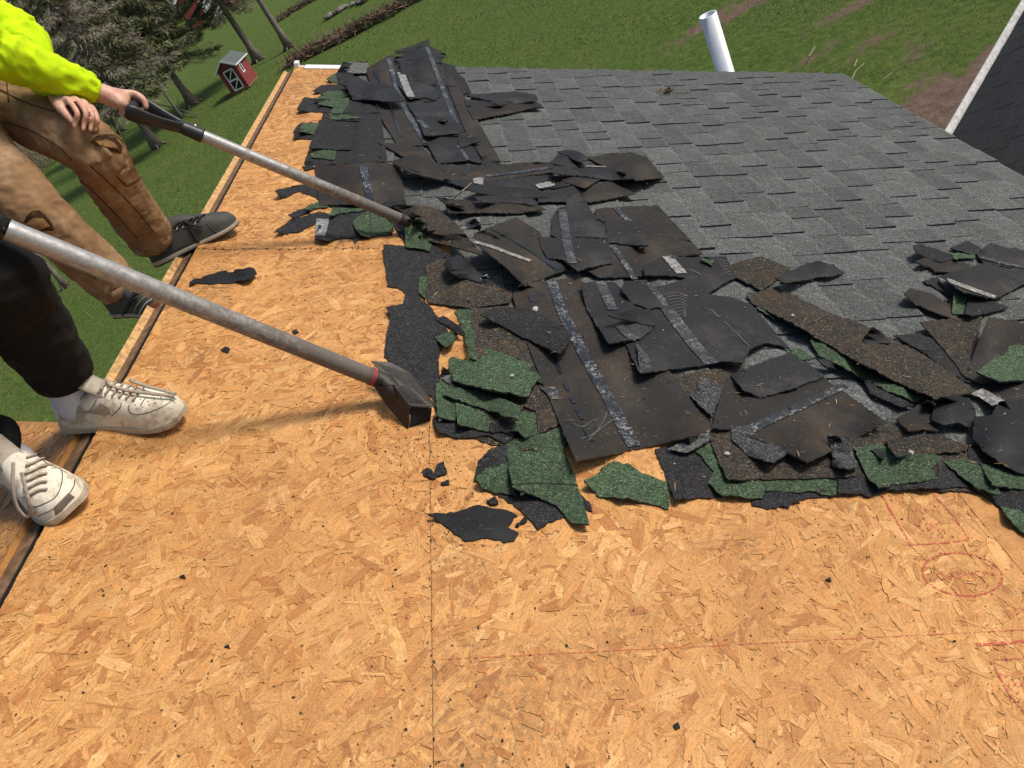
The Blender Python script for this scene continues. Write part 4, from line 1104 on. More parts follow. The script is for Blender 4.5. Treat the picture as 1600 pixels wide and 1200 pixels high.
# loose bits on the bare wood
T(S, 'back_black', 'J', '545,712 560,680 620,655 720,622 830,590 878,585 892,602 940,601 960,575 1080,555 1130,570 1152,610 1060,660 900,700 720,706 620,692', 'lone black blade-shaped scrap on bare wood by the dark shoe', lift=[(1080, 600, .014, 150)], under='gran_black')
for s_, lb in (('345,546 352,541 359,544 356,551 349,549', 'black crumb on bare wood right of the upper white shoe'), ('456,517 463,514 467,519 460,522', 'tiny black crumb just above the middle of the near pole'), ('660,735 668,730 676,737 668,741', 'tiny black crumb left of the forked crumb at the board joint'), ('1052,1132 1060,1128 1063,1136 1056,1139', 'black crumb nearest the bottom edge of the picture'), ('1238,782 1246,778 1250,786', 'tiny black crumb under the lower right edge of the heap'), ('280,900 288,897 290,903', 'tiny black crumb on bare wood right of the lower white shoe'), ('350,1010 357,1006 359,1012', 'tiny black crumb alone on the lower left of the bare wood'), ('1290,905 1297,901 1299,908', 'tiny black crumb left of the red oval stamp')):
    T('asphalt_crumb', 'back_black', 'P', s_, lb, t=.004, seg=.006, grid=.012, group='crumbs scattered on bare wood', cat='crumb', jag=.001)
# pebbles on the heap
MAT['pebble'] = plain('pale_pebble', (0.42, 0.4, 0.37), 0.8, var=0.2, scale=60)
def pebble(px, py, r, label, grp=None):
    u, v = roof_uv(px, py, .03)
    h = bil(HMAP, u, v)
    p = on_roof(px, py, h + r * .5)
    rock('pebble', p, r, int(px), MAT['pebble'], label, 'pebble', grp, .7)
pebble(836, 483, .0095, 'pale pebble on the black lozenge scrap')
pebble(800, 587, .006, 'small pebble on the big green scrap')
pebble(817, 770, .006, 'small pebble on the large green triangle')
pebble(688, 655, .006, 'white bead of grit at the foot of the green heap')
pebble(1136, 709, .006, 'small pebble below the biggest brown sheet')
pebble(1424, 707, .006, 'small pebble above the notched green scrap')
pebble(1238, 493, .005, 'tiny pebble on the upper half of the long dusty strip')
# a dry twig poking out of the drift, a nest of dead leaves on the grey shingles
b = MB(); b.tube([on_roof(708, 311, .03), on_roof(722, 299, .07), on_roof(737, 286, .10)], [.003, .0035, .0025], 6)
tag(b.build('dry_twig', MAT['twig']), 'thin dry twig poking out of the horizontal drift', 'twig')
MAT['dead_leaf'] = plain('dead_leaf', (0.10, 0.055, 0.02), 0.8, var=0.5, scale=40)
b = MB(); rr = random.Random(8)
for i in range(26):
    c = on_roof(1043 + rr.gauss(0, 6), 141 + rr.gauss(0, 2), .016 + rr.random() * .02)
    a, d = unit([rr.gauss(0, 1), rr.gauss(0, 1), rr.gauss(0, .6)]), unit([rr.gauss(0, 1), rr.gauss(0, 1), rr.gauss(0, .6)])
    b.slab([c - a * .02, c + d * .009, c + a * .022, c - d * .009], (0, 0, .001))
tag(b.build('dead_leaf_clump', MAT['dead_leaf']), 'small clump of dead brown leaves on the grey shingles', 'leaves')

# ---------------------------------------------------------------- red ink and chalk on the board
def ink_mat():
    t = NT('red_ink')
    c = t.coord()
    n = t.noise(c, 170.0, 3.0, 0.7)
    tr = t.n('ShaderNodeBsdfTransparent')
    mx = t.n('ShaderNodeMixShader', {0: t.step(n, 0.41, 0.58)})
    t.t.links.new(tr.outputs[0], mx.inputs[1]); t.t.links.new(t.p.outputs[0], mx.inputs[2])
    t.t.links.new(mx.outputs[0], t.out.inputs[0])
    return t.done((0.48, 0.075, 0.045), 0.7)
MAT['ink'] = ink_mat()
inkpanel = [o for o in COL.objects if o.name.startswith('osb_panel')][2]
def ink_line(name, pts, w, h=.0034):
    w = w * 1.05
    Q = [np.array(roof_uv(*q)) for q in pts]
    V = []; F = []
    for i, q in enumerate(Q):
        d = unit(Q[min(i + 1, len(Q) - 1)] - Q[max(i - 1, 0)]); s = np.array([-d[1], d[0]]) * w / 2
        V += [rp(*(q - s), h), rp(*(q + s), h)]
    for i in range(len(Q) - 1): F.append((2 * i, 2 * i + 2, 2 * i + 3, 2 * i + 1))
    return mesh_obj(name, V, F, MAT['ink'], inkpanel)
ink_line('chalk_line', [(690 + i * 38, 1032 - i * 38 * .0511) for i in range(25)], .0017)
ink_line('stamp_frame', [(1376, 772), (1400, 815), (1422, 853), (1470, 850), (1514, 845), (1490, 808), (1456, 772)], .005)
ov = [(1503 + 62 * math.cos(t) , 899 + 33 * math.sin(t) + 5 * math.cos(t)) for t in np.linspace(0, 2 * math.pi, 40)]
ink_line('stamp_oval', ov, .0045)
ink_line('stamp_rule', [(1525, 1009), (1570, 1006), (1640, 1001)], .007)
ink_line('stamp_rule', [(1548, 1035), (1575, 1085), (1600, 1115), (1620, 1150)], .004)
ink_line('stamp_rule', [(1552, 1032), (1600, 1030), (1650, 1027)], .003)
rr = random.Random(4)
for (x0, y0, nrow, ncol, dx, dy) in ((1422, 800, 4, 6, 8, 9), (1446, 825, 3, 4, 6, 7), (1560, 950, 3, 5, 11, 8), (1556, 1055, 4, 5, 11, 13)):
    for i in range(nrow):
        for j in range(ncol):
            if rr.random() < .8:
                x, y = x0 + j * dx + i * 3, y0 + i * dy
                ink_line('stamp_mark', [(x, y), (x + dx * .3, y + dy * .5 * rr.choice((-1, 1))), (x + dx * .6, y + rr.uniform(-.3, .3) * dy)], .0028)
def ink_text(txt, px_a, px_b, size):
    """stencilled word, its baseline running from px_a to px_b"""
    cu = bpy.data.curves.new('stamp_word', 'FONT')
    cu.body = txt; cu.size = size; cu.align_x = 'CENTER'
    tmp = bpy.data.objects.new('tmp', cu); COL.objects.link(tmp)
    bpy.context.view_layer.update()
    me = bpy.data.meshes.new_from_object(tmp.evaluated_get(bpy.context.evaluated_depsgraph_get()))
    bpy.data.objects.remove(tmp)
    a, b_ = np.array(roof_uv(*px_a)), np.array(roof_uv(*px_b))
    ex = unit(b_ - a); ey = np.array([-ex[1], ex[0]])
    mid = (a + b_) / 2
    V = [rp(*(mid + v.co.x * ex + v.co.y * ey), .0034) for v in me.vertices]
    return mesh_obj('stamp_word', V, [tuple(p.vertices) for p in me.polygons], MAT['ink'], inkpanel)
ink_text('NORBORD', (1545, 892), (1462, 897), .026)
# nail holes / staples along the seams, dark stains at the joint
MAT['hole'] = plain('nail_hole', (0.012, 0.009, 0.007), 0.9, bump=0)
def mark(u, v, r, sd):
    q = random.Random(sd)
    n = 7
    return [rp(u + r * q.uniform(.6, 1.2) * math.cos(2 * math.pi * k / n), v + r * q.uniform(.5, 1.6) * math.sin(2 * math.pi * k / n), .0031) for k in range(n)]
rr = random.Random(21)
b = MB()
for i in range(210):
    u, v = rr.uniform(UR + .02, 1.2), rr.uniform(.45, 2.6)
    b.add(mark(u, v, rr.uniform(.0010, .0034), i), [tuple(range(7))])
for i in range(60):
    b.add(mark(SEAM + rr.gauss(0, .0035), rr.uniform(.4, 1.0) if i % 2 else rr.gauss(1.3, .35), rr.uniform(.0007, .0022), 900 + i), [tuple(range(7))])
for i in range(60):
    b.add(mark(rr.uniform(UR, -.1), VSEAM + rr.gauss(0, .006), rr.uniform(.0015, .004), 1900 + i), [tuple(range(7))])
nh = b.build('nail_holes', MAT['hole'], house); nh['kind'] = 'stuff'

# ================================================================== shovels
def pole_mat():
    t = NT('scuffed_aluminium')
    c = t.coord()
    n = t.noise(t.mapping(c, (1, 1, 1)), 55.0, 5.0, 0.7)
    g = t.attr('grime', 'Fac')
    sc = t.noise(c, 160.0, 3.0, 0.6)
    m_ = t.step(t.math('ADD', t.math('MULTIPLY', g, 0.5), t.math('MULTIPLY', n, 0.7)), 0.42, 0.72)
    col = t.mix(t.math('MULTIPLY', m_, 0.85), t.ramp(sc, [(0.3, (0.33, 0.32, 0.31)), (0.7, (0.46, 0.45, 0.44))]), (0.085, 0.065, 0.052))
    t.bump(n, 0.25, 0.002)
    return t.done(col, t.math('ADD', t.math('MULTIPLY', m_, 0.35), 0.42), t.math('SUBTRACT', 0.55, t.math('MULTIPLY', m_, 0.5)))
MAT['pole'] = pole_mat()
MAT['plastic'] = plain('black_plastic', (0.016, 0.016, 0.018), 0.42, var=0.25, scale=80, bump=0.2)
MAT['steel_dark'] = plain('worn_dark_steel', (0.026, 0.02, 0.016), 0.55, 0.2, var=0.5, scale=45, bump=0.3)
MAT['rivet'] = plain('rivet', (0.6, 0.6, 0.6), 0.3, 0.9, bump=0)
MAT['red_tape'] = plain('red_tape', (0.28, 0.03, 0.035), 0.5, var=0.3, scale=90)

def shovel(grip, bar_dir, tip, blade_dir, label, dr=.0195, sock=.21):
    """grip: centre of the cross bar; tip: end of the pole at the socket"""
    grip, tip = np.asarray(grip), np.asarray(tip)
    ax = unit(tip - grip)
    bd = unit(bar_dir - ax * (bar_dir @ ax)); up = unit(np.cross(ax, bd))
    if up[2] < 0: up = -up
    root = empty('roofing_shovel', tip)
    tag(root, label, 'shovel', 'roofing shovels')
    p0 = grip + ax * sock
    L = np.linalg.norm(tip - p0)
    P = [p0 - ax * .02 + (tip - p0 + ax * .02) * f for f in np.linspace(0, 1, 25)]
    V, F = tube_geo(P, [dr] * 25, 20)
    po = mesh_obj('pole', V, F, MAT['pole'], root, smooth=True)
    at = po.data.attributes.new('grime', 'FLOAT', 'POINT')
    at.data.foreach_set('value', np.repeat(np.linspace(0.0, 1.0, 25), 20).astype(np.float32))
    # D-shaped handle: collar, two arms, cross bar
    b = MB()
    b.tube([grip + ax * .125, grip + ax * .16, grip + ax * .20, p0 - ax * .004, p0], [.018, .021, .0225, .0235, .0225], 18)
    for s in (-1, 1):
        pts = spline([grip + ax * .15 + bd * s * .006, grip + ax * .105 + bd * s * .028, grip + ax * .05 + bd * s * .05, grip + bd * s * .057, grip - ax * .016 + bd * s * .054], 6)
        w = np.interp(np.linspace(0, 1, len(pts)), [0, .35, .7, 1], [.018, .018, .025, .019])
        V = []; F = []
        n = 14
        for i, q in enumerate(pts):
            for j in range(n):
                a = 2 * math.pi * j / n
                V.append(q + bd * .0085 * math.cos(a) + up * w[i] * math.sin(a))
        for i in range(len(pts) - 1):
            for j in range(n):
                F.append((i * n + j, i * n + (j + 1) % n, (i + 1) * n + (j + 1) % n, (i + 1) * n + j))
        F.append(tuple(range(n))[::-1]); F.append(tuple((len(pts) - 1) * n + j for j in range(n)))
        b.add(V, F)
    b.tube([grip - bd * .058, grip - bd * .03, grip, grip + bd * .03, grip + bd * .058], [.014, .0155, .016, .0155, .014], 14)
    b.build('handle', MAT['plastic'], root, smooth=True)
    b = MB(); q = grip + ax * (sock - .03) + up * .022
    b.tube([q - up * .003, q + up * .003, q + up * .0045], [.006, .0055, .003], 12)
    b.build('rivet', MAT['rivet'], root, smooth=True)
    return root, ax, bd, up

G1P = pt(208, 167, 2.47)
tip1 = on_roof(636, 346, .052)
sh1, ax1, bd1, up1 = shovel(G1P, np.array([-.05, 1.0, .0]), tip1, None, 'far aluminium roofing shovel with a black grip gripped by the yellow sleeved person')
b = MB(); b.tube([tip1 - ax1 * .03, tip1 + ax1 * .08], [.022, .02], 14); b.build('socket', MAT['steel_dark'], sh1, smooth=True)
b = MB(); o_ = tip1 + ax1 * .05 - SN * .02
fw = unit(ax1 - SN * (ax1 @ SN)); sd = np.cross(SN, fw)
b.slab([o_ - sd * .09, o_ + sd * .09, o_ + fw * .16 + sd * .1 - SN * .012, o_ + fw * .16 - sd * .1 - SN * .012][::-1], SN * .003)
b.build('blade', MAT['steel_dark'], sh1)

G2P = pt(-108, 311, 1.47)
tip2 = on_roof(584, 590, .085)
G2P = G2P - unit(tip2 - G2P) * .075
sh2, ax2, bd2, up2 = shovel(G2P, np.array([.3, 1.0, .2]), tip2, None, 'near aluminium roofing shovel with a red ring, its blade against the green heap', dr=.0215, sock=.195)
b = MB()
for k in range(2):
    c = tip2 - ax2 * (.010 - .006 * k)
    b.tube([c - ax2 * .0024, c - ax2 * .001, c + ax2 * .001, c + ax2 * .0024], [.0216, .0234, .0234, .0216], 18)
b.build('red_ring', MAT['red_tape'], sh2, smooth=True)
K = lambda x, y, h: on_roof(540 + x / 4.615, 540 + y / 4.615, h)
b = MB(); b.tube([tip2 - ax2 * .005, tip2 + ax2 * .04, K(345, 330, .075), K(440, 420, .045)], [.0215, .023, .021, .008], 16); b.build('socket', MAT['steel_dark'], sh2, smooth=True)
def plate(name, pts, th, mat='steel_dark'):
    P_ = [np.asarray(p) for p in pts]
    n = unit(np.cross(P_[1] - P_[0], P_[2] - P_[0]))
    if n @ (CAM - P_[0]) < 0: P_ = P_[::-1]; n = -n
    b = MB(); b.slab([p - n * th for p in P_], n * th)
    o = b.build(name, MAT[mat], sh2)
    bv = o.modifiers.new('bv', 'BEVEL'); bv.width = .0012; bv.segments = 1
    return o
bl = on_roof(655, 655, .006)
plate('blade', [K(182, 108, .085), K(330, 118, .075), K(470, 200, .05), K(575, 300, .03), K(640, 440, .02), K(480, 460, .02)], .003)
plate('fulcrum_side', [K(205, 300, .06), K(345, 282, .10), K(459, 432, .062), K(452, 602, .003), K(425, 590, .003), K(300, 440, .02)], .003)
plate('fulcrum_mouth_shade', [K(470, 440, .056), K(622, 450, .05), K(612, 548, .004), K(466, 590, .004)], .002, 'black_void')  # black plate across the open end, stands for the shaded inside
plate('fulcrum_top', [K(345, 282, .10), K(470, 290, .082), K(630, 442, .06), K(459, 432, .062)], .003)

# ================================================================== people
def cloth(name, col, var, weave=900.0, rough=0.9, worn=None, wamt=0.0, fold=0.2, spec=0.2, wscale=9.0):
    t = NT(name)
    c = t.coord()
    n = t.noise(c, 14.0, 4.0, 0.6)
    cc = t.ramp(n, [(0.3, tuple(x * (1 - var) for x in col)), (0.7, tuple(x * (1 + var) for x in col))])
    if worn:
        w = t.noise(c, wscale, 5.0, 0.7)
        cc = t.mix(t.math('MULTIPLY', t.step(w, 0.5, 0.68), wamt), cc, worn)
    f = t.noise(c, weave, 2.0)
    cc = t.mix(1.0, cc, t.ramp(f, [(0.3, (0.85, 0.85, 0.85)), (0.7, (1.15, 1.15, 1.15))]), 'MULTIPLY')
    t.bump(t.math('ADD', f, t.math('MULTIPLY', n, 2.0)), fold, 0.002)
    return t.done(cc, rough, 0.0, spec)
MAT['hivis'] = cloth('hi_vis_yellow', (0.55, 0.77, 0.006), 0.10, 700.0, 0.92, (0.42, 0.58, 0.01), 0.5, fold=0.6, wscale=16.0)
MAT['brown_duck'] = cloth('brown_duck_canvas', (0.25, 0.145, 0.074), 0.28, 1200.0, 0.95, (0.42, 0.30, 0.19), 0.7)
MAT['duck_seam'] = cloth('duck_seam_thread', (0.06, 0.028, 0.012), 0.2)
MAT['duck_inner'] = cloth('duck_lining', (0.24, 0.13, 0.055), 0.2)
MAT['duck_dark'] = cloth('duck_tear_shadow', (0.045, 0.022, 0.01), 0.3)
MAT['black_sweat'] = cloth('black_sweatpants', (0.0085, 0.0085, 0.0095), 0.25, 1500.0, 0.95, (0.05, 0.045, 0.04), 0.08, wscale=90.0)
MAT['grey_shirt'] = cloth('grey_shirt', (0.12, 0.12, 0.13), 0.15)
MAT['sock'] = cloth('white_sock', (0.62, 0.64, 0.72), 0.06, 700.0, 0.95, fold=0.5)
MAT['shoe_white'] = cloth('dirty_white_leather', (0.74, 0.68, 0.55), 0.12, 500.0, 0.55, (0.30, 0.195, 0.095), 0.9, 0.3, 0.4, 24.0)
MAT['shoe_tan'] = cloth('dusty_shoe_panel', (0.40, 0.34, 0.27), 0.15, 500.0, 0.7, (0.22, 0.16, 0.10), 0.7, 0.3, 0.3, 26.0)
MAT['shoe_line'] = plain('shoe_stitch_line', (0.13, 0.11, 0.09), 0.8, bump=0)
MAT['sole_white'] = cloth('dirty_white_sole', (0.48, 0.42, 0.32), 0.15, 300.0, 0.6, (0.13, 0.10, 0.07), 0.85, 0.3, 0.4, 30.0)
MAT['lace'] = plain('dusty_lace', (0.36, 0.29, 0.23), 0.9, var=0.25, scale=150)
MAT['lace_black'] = plain('black_lace', (0.012, 0.012, 0.013), 0.85, bump=0.3, scale=150)
MAT['shoe_black'] = cloth('dusty_black_leather', (0.045, 0.045, 0.04), 0.2, 600.0, 0.65, (0.10, 0.09, 0.07), 0.6, 0.25, 0.35, 18.0)
MAT['sole_black'] = plain('black_sole', (0.018, 0.018, 0.018), 0.6, scale=60)
MAT['eyelet'] = plain('grey_eyelet', (0.45, 0.42, 0.38), 0.5, bump=0)
MAT['rust_patch'] = plain('rust_patch', (0.16, 0.05, 0.02), 0.7)
def skin_mat():
    t = NT('skin')
    c = t.coord()
    n = t.noise(c, 45.0, 4.0, 0.6)
    col = t.ramp(n, [(0.3, (0.50, 0.24, 0.17)), (0.55, (0.58, 0.33, 0.24)), (0.75, (0.64, 0.40, 0.31))])
    dr = t.noise(c, 120.0, 4.0, 0.7)
    col = t.mix(t.math('MULTIPLY', t.step(dr, 0.58, 0.72), 0.4), col, (0.22, 0.10, 0.065))
    t.bump(t.noise(c, 350.0, 3.0), 0.25, 0.001)
    t.set(t.p, 'Subsurface Weight', 0.08)
    t.set(t.p, 'Subsurface Radius', (0.01, 0.004, 0.002))
    return t.done(col, 0.5, 0.0, 0.4)
MAT['skin'] = skin_mat()
MAT['hair'] = plain('brown_hair', (0.05, 0.03, 0.018), 0.6, var=0.4, scale=120, bump=0.6)
MAT['eye'] = plain('eye', (0.6, 0.6, 0.58), 0.2, bump=0)
MAT['lip'] = plain('lip', (0.35, 0.13, 0.11), 0.5, bump=0)
MAT['nail'] = plain('finger_nail', (0.55, 0.36, 0.29), 0.35, bump=0)

def limb_geo(P, R, n=14, sub=6):
    Q = spline(np.hstack([np.asarray(P, dtype=float), np.asarray(R, dtype=float)[:, None]]), sub)
    pts = [q[:3] for q in Q]; rad = [max(q[3], .002) for q in Q]
    d0, d1 = unit(pts[0] - pts[1]), unit(pts[-1] - pts[-2])
    pts = [pts[0] + d0 * rad[0] * .75, pts[0] + d0 * rad[0] * .45] + pts + [pts[-1] + d1 * rad[-1] * .45, pts[-1] + d1 * rad[-1] * .75]
    rad = [rad[0] * .45, rad[0] * .85] + rad + [rad[-1] * .85, rad[-1] * .45]
    return tube_geo(pts, rad, n, True)

def fuse(name, limbs, voxel, mat, parent=None, smooth_it=4, disp=None, origin=None, extra=None):
    """limbs: list of (points, radii); fused by voxel remeshing into one continuous skin"""
    b = MB()
    for l in limbs:
        V, F = limb_geo(*l)
        b.add(V, F)
    if extra: extra(b)
    tmp = mesh_obj('tmp', b.v, b.f, mat)
    org = np.array(tmp.location)
    rm = tmp.modifiers.new('r', 'REMESH'); rm.mode = 'VOXEL'; rm.voxel_size = voxel; rm.use_smooth_shade = True
    sm = tmp.modifiers.new('s', 'SMOOTH'); sm.iterations = smooth_it; sm.factor = .5
    bpy.context.view_layer.update()
    me = bpy.data.meshes.new_from_object(tmp.evaluated_get(bpy.context.evaluated_depsgraph_get()))
    bpy.data.objects.remove(tmp)
    n = len(me.vertices)
    co = np.empty(n * 3); me.vertices.foreach_get('co', co); co = co.reshape(-1, 3) + org
    if disp:
        no = np.empty(n * 3); me.vertices.foreach_get('normal', no); no = no.reshape(-1, 3)
        dd = np.array([disp(co[i]) for i in range(n)])
        co = co + no * dd[:, None]
    faces = [tuple(p.vertices) for p in me.polygons]
    bpy.data.meshes.remove(me)
    return mesh_obj(name, co, faces, mat, parent, smooth=True, origin=origin)

def ridged(p, s):
    return 1.0 - abs(noise.noise(Vector((p[0] * s[0], p[1] * s[1], p[2] * s[2])))) * 2.0

def bvh_of(objs):
    V = []; F = []
    bpy.context.view_layer.update()
    for o in objs:
        b0 = len(V); mw = o.matrix_world
        V += [mw @ v.co for v in o.data.vertices]
        F += [[i + b0 for i in p.vertices] for p in o.data.polygons]
    return BVHTree.FromPolygons(V, F)
def hit(bvh, x, y, off=.001):
    d = Vector(ray(x, y)).normalized()
    loc, no, i, dist = bvh.ray_cast(Vector(CAM), d)
    if loc is None: return None
    return np.array(loc) + np.array(no) * off
def surf_line(name, bvh, px, r, mat, parent, off=.001, sub=6, flat=1.0):
    pts = [hit(bvh, x, y, off) for x, y in spline(px, sub)]
    pts = [p for p in pts if p is not None]
    if len(pts) < 3: return None
    keep = [pts[0]]
    for p in pts[1:]:
        if np.linalg.norm(p - keep[-1]) < .06: keep.append(p)
    if len(keep) < 3: return None
    b = MB(); b.tube(keep, r, 6, flat=flat)
    return b.build(name, MAT[mat], parent, smooth=True)
def surf_patch(name, bvh, px, mat, parent, off=.0015, step=4.0, bulge=0.0):
    poly = [Vector(q) for q in px]
    xs = [q[0] for q in px]; ys = [q[1] for q in px]
    ins = [(x, y) for x in np.arange(min(xs), max(xs), step) for y in np.arange(min(ys), max(ys), step) if inside(x, y, px)]
    res = delaunay_2d_cdt(poly + [Vector(q) for q in ins], [], [list(range(len(poly)))], 1, 1e-5)
    H_ = [hit(bvh, q[0], q[1], off) for q in res[0]]
    good = {}
    V = []; F = []
    for i, h in enumerate(H_):
        if h is not None: good[i] = len(V); V.append(h)
    for f in res[2]:
        if all(i in good for i in f):
            q = [V[good[i]] for i in f]
            if max(np.linalg.norm(q[0] - q[1]), np.linalg.norm(q[1] - q[2])) < .05: F.append([good[i] for i in f])
    if not F: return None
    o = mesh_obj(name, V, F, MAT[mat], parent, smooth=True)
    return o

def shoe(person, heel, toe, style, name='sneaker', W=1.0, up=np.array([0, 0, 1.0]), high=False):
    heel, toe = np.asarray(heel, float), np.asarray(toe, float)
    L = np.linalg.norm(toe - heel)
    fx = unit(toe - heel); ly = unit(np.cross(up, fx)); uz = np.cross(fx, ly)
    def W3(x, y, z): return heel + fx * x * L + ly * y + uz * z
    ss = np.array([0, .03, .08, .18, .3, .42, .54, .66, .78, .88, .95, .985, 1.0])
    hw = np.array([.012, .025, .033, .036, .036, .036, .039, .044, .047, .043, .033, .021, .010]) * W
    zs = np.array([.012, .012, .012, .013, .013, .012, .011, .010, .010, .011, .013, .016, .019])     # bottom
    st = np.array([.030, .030, .030, .029, .028, .027, .026, .025, .025, .026, .028, .030, .031])     # sole top
    if high:
        tp = np.array([.095, .13, .14, .142, .142, .138, .124, .104, .088, .077, .066, .052, .038])
    else:
        tp = np.array([.070, .098, .106, .098, .102, .122, .116, .100, .085, .075, .066, .053, .038])
    S2 = spline(np.stack([ss, hw, zs, st, tp], 1), 4)
    zoff = -.012
    n = 15
    V = []; F = []
    for (s, w, z0, z1, zt) in S2:
        for j in range(n):
            a = math.pi * j / (n - 1)
            cy = math.copysign(abs(math.cos(a)) ** .75, math.cos(a))
            V.append(W3(s, -w * cy * (1 - .12 * math.sin(a)), zoff + z1 - .004 + (zt - z1 + .004) * math.sin(a) ** .62))
    m_ = len(S2)
    for i in range(m_ - 1):
        for j in range(n - 1):
            F.append((i * n + j, (i + 1) * n + j, (i + 1) * n + j + 1, i * n + j + 1))
    F.append(tuple(range(n))); F.append(tuple((m_ - 1) * n + j for j in range(n))[::-1])
    up_mat, sole_mat = ('shoe_white', 'sole_white') if style == 'white' else ('shoe_black', 'shoe_tan')
    upper = mesh_obj(name, V, F, MAT[up_mat], person, smooth=True)
    # midsole and outsole follow the same plan
    def sole(nm, z_lo, z_hi, grow, mat):
        V = []; F = []
        pl = [(s, -(w + grow), z0, z1) for (s, w, z0, z1, zt) in S2] + [(s, (w + grow), z0, z1) for (s, w, z0, z1, zt) in S2[::-1]]
        k = len(pl)
        for lv in range(3):
            f = lv / 2
            for (s, y, z0, z1) in pl:
                zz = z0 + (z1 - z0) * (z_lo + (z_hi - z_lo) * f)
                V.append(W3(s + (.006 if s > .9 else -.006 if s < .1 else 0), y * (1 + .02 * math.sin(math.pi * f)), zoff + zz))
        for lv in range(2):
            for j in range(k):
                j2 = (j + 1) % k
                F.append((lv * k + j, lv * k + j2, (lv + 1) * k + j2, (lv + 1) * k + j))
        h_ = k // 2
        for lv in (0, 2):
            for j in range(h_ - 1):
                q = (lv * k + j, lv * k + j + 1, lv * k + k - 2 - j, lv * k + k - 1 - j)
                F.append(q[::-1] if lv else q)
        return mesh_obj(nm, V, F, MAT[mat], upper)
    sole('midsole', .30, 1.06, .003, sole_mat)
    sole('outsole', -.05, .30, .002, 'sole_white' if style == 'white' else 'sole_black')
    # padded collar
    if not high:
        tg = spline([W3(.52, 0, zoff + .108), W3(.44, 0, zoff + .124), W3(.37, 0, zoff + .142), W3(.335, 0, zoff + .158)], 5)
        V = []; F = []
        for i, q in enumerate(tg):
            for j, yy in enumerate((-.026, -.013, 0, .013, .026)):
                V.append(q + ly * yy - uz * abs(yy) ** 2 * 12)
        for i in range(len(tg) - 1):
            for j in range(4): F.append((i * 5 + j, i * 5 + j + 1, (i + 1) * 5 + j + 1, (i + 1) * 5 + j))
        to = mesh_obj('tongue', V, F, MAT['shoe_tan'], upper, smooth=True)
        md = to.modifiers.new('th', 'SOLIDIFY'); md.thickness = .009; md.offset = 0
    zc = (.125 if high else .107)
    ring = [W3(.205 + .155 * math.cos(t), (.030 if high else .036) * math.sin(t), zoff + zc + .012 * math.cos(t)) for t in np.linspace(0, 2 * math.pi, 21)]
    b = MB(); b.tube(ring, .0075, 8, cap=False)
    if high: b.build('collar', MAT['shoe_tan' if style == 'white' else 'shoe_black'], upper, smooth=True)
    return upper, W3, zoff

def head_geo(limbs, neck, head, face):
    limbs.append(([neck, neck + (head - neck) * .6], [.052, .05]))

# ---------------------------------------------------------------- first person: yellow sleeves, brown torn trousers
P1 = dict(pel=(-1.60, 2.62, 6.47), hL=(-1.545, 2.72, 6.43), hR=(-1.585, 2.52, 6.42), kL=(-1.29, 2.53, 6.145), aL=(-1.40, 2.67, 5.80), kR=(-1.47, 2.36, 6.085), aR=(-1.458, 2.405, 5.785),
          wst=(-1.58, 2.62, 6.56), chs=(-1.52, 2.62, 6.72), shR=(-1.50, 2.44, 6.70), shL=(-1.49, 2.80, 6.72), nk=(-1.47, 2.62, 6.83), hd=(-1.41, 2.62, 6.98))
P1 = {k: np.array(v) for k, v in P1.items()}
P1['elR'] = np.array((-1.315, 2.492, 6.477)); P1['wR'] = pt(150, 143, 2.42)
P1['elL'] = np.array((-1.350, 2.735, 6.475)); P1['wL'] = pt(86, 150, 2.42)
P2 = dict(pel=(-1.60, 1.56, 6.34), hL=(-1.56, 1.66, 6.32), hR=(-1.62, 1.46, 6.30), kL=(-1.135, 1.55, 6.15), aL=(-1.288, 1.69, 5.848), kR=(-1.40, 1.30, 6.10), aR=(-1.405, 1.495, 5.83),
          wst=(-1.60, 1.56, 6.45), chs=(-1.52, 1.56, 6.65), shR=(-1.50, 1.38, 6.68), shL=(-1.48, 1.74, 6.68), nk=(-1.46, 1.56, 6.80), hd=(-1.39, 1.56, 6.95), elR=(-1.33, 1.34, 6.46), elL=(-1.34, 1.80, 6.46))
P2 = {k: np.array(v, dtype=float) for k, v in P2.items()}
P2['wR'] = G2P - ax2 * .07 - bd2 * .01; P2['wL'] = np.array([-1.42, 1.73, 6.41])

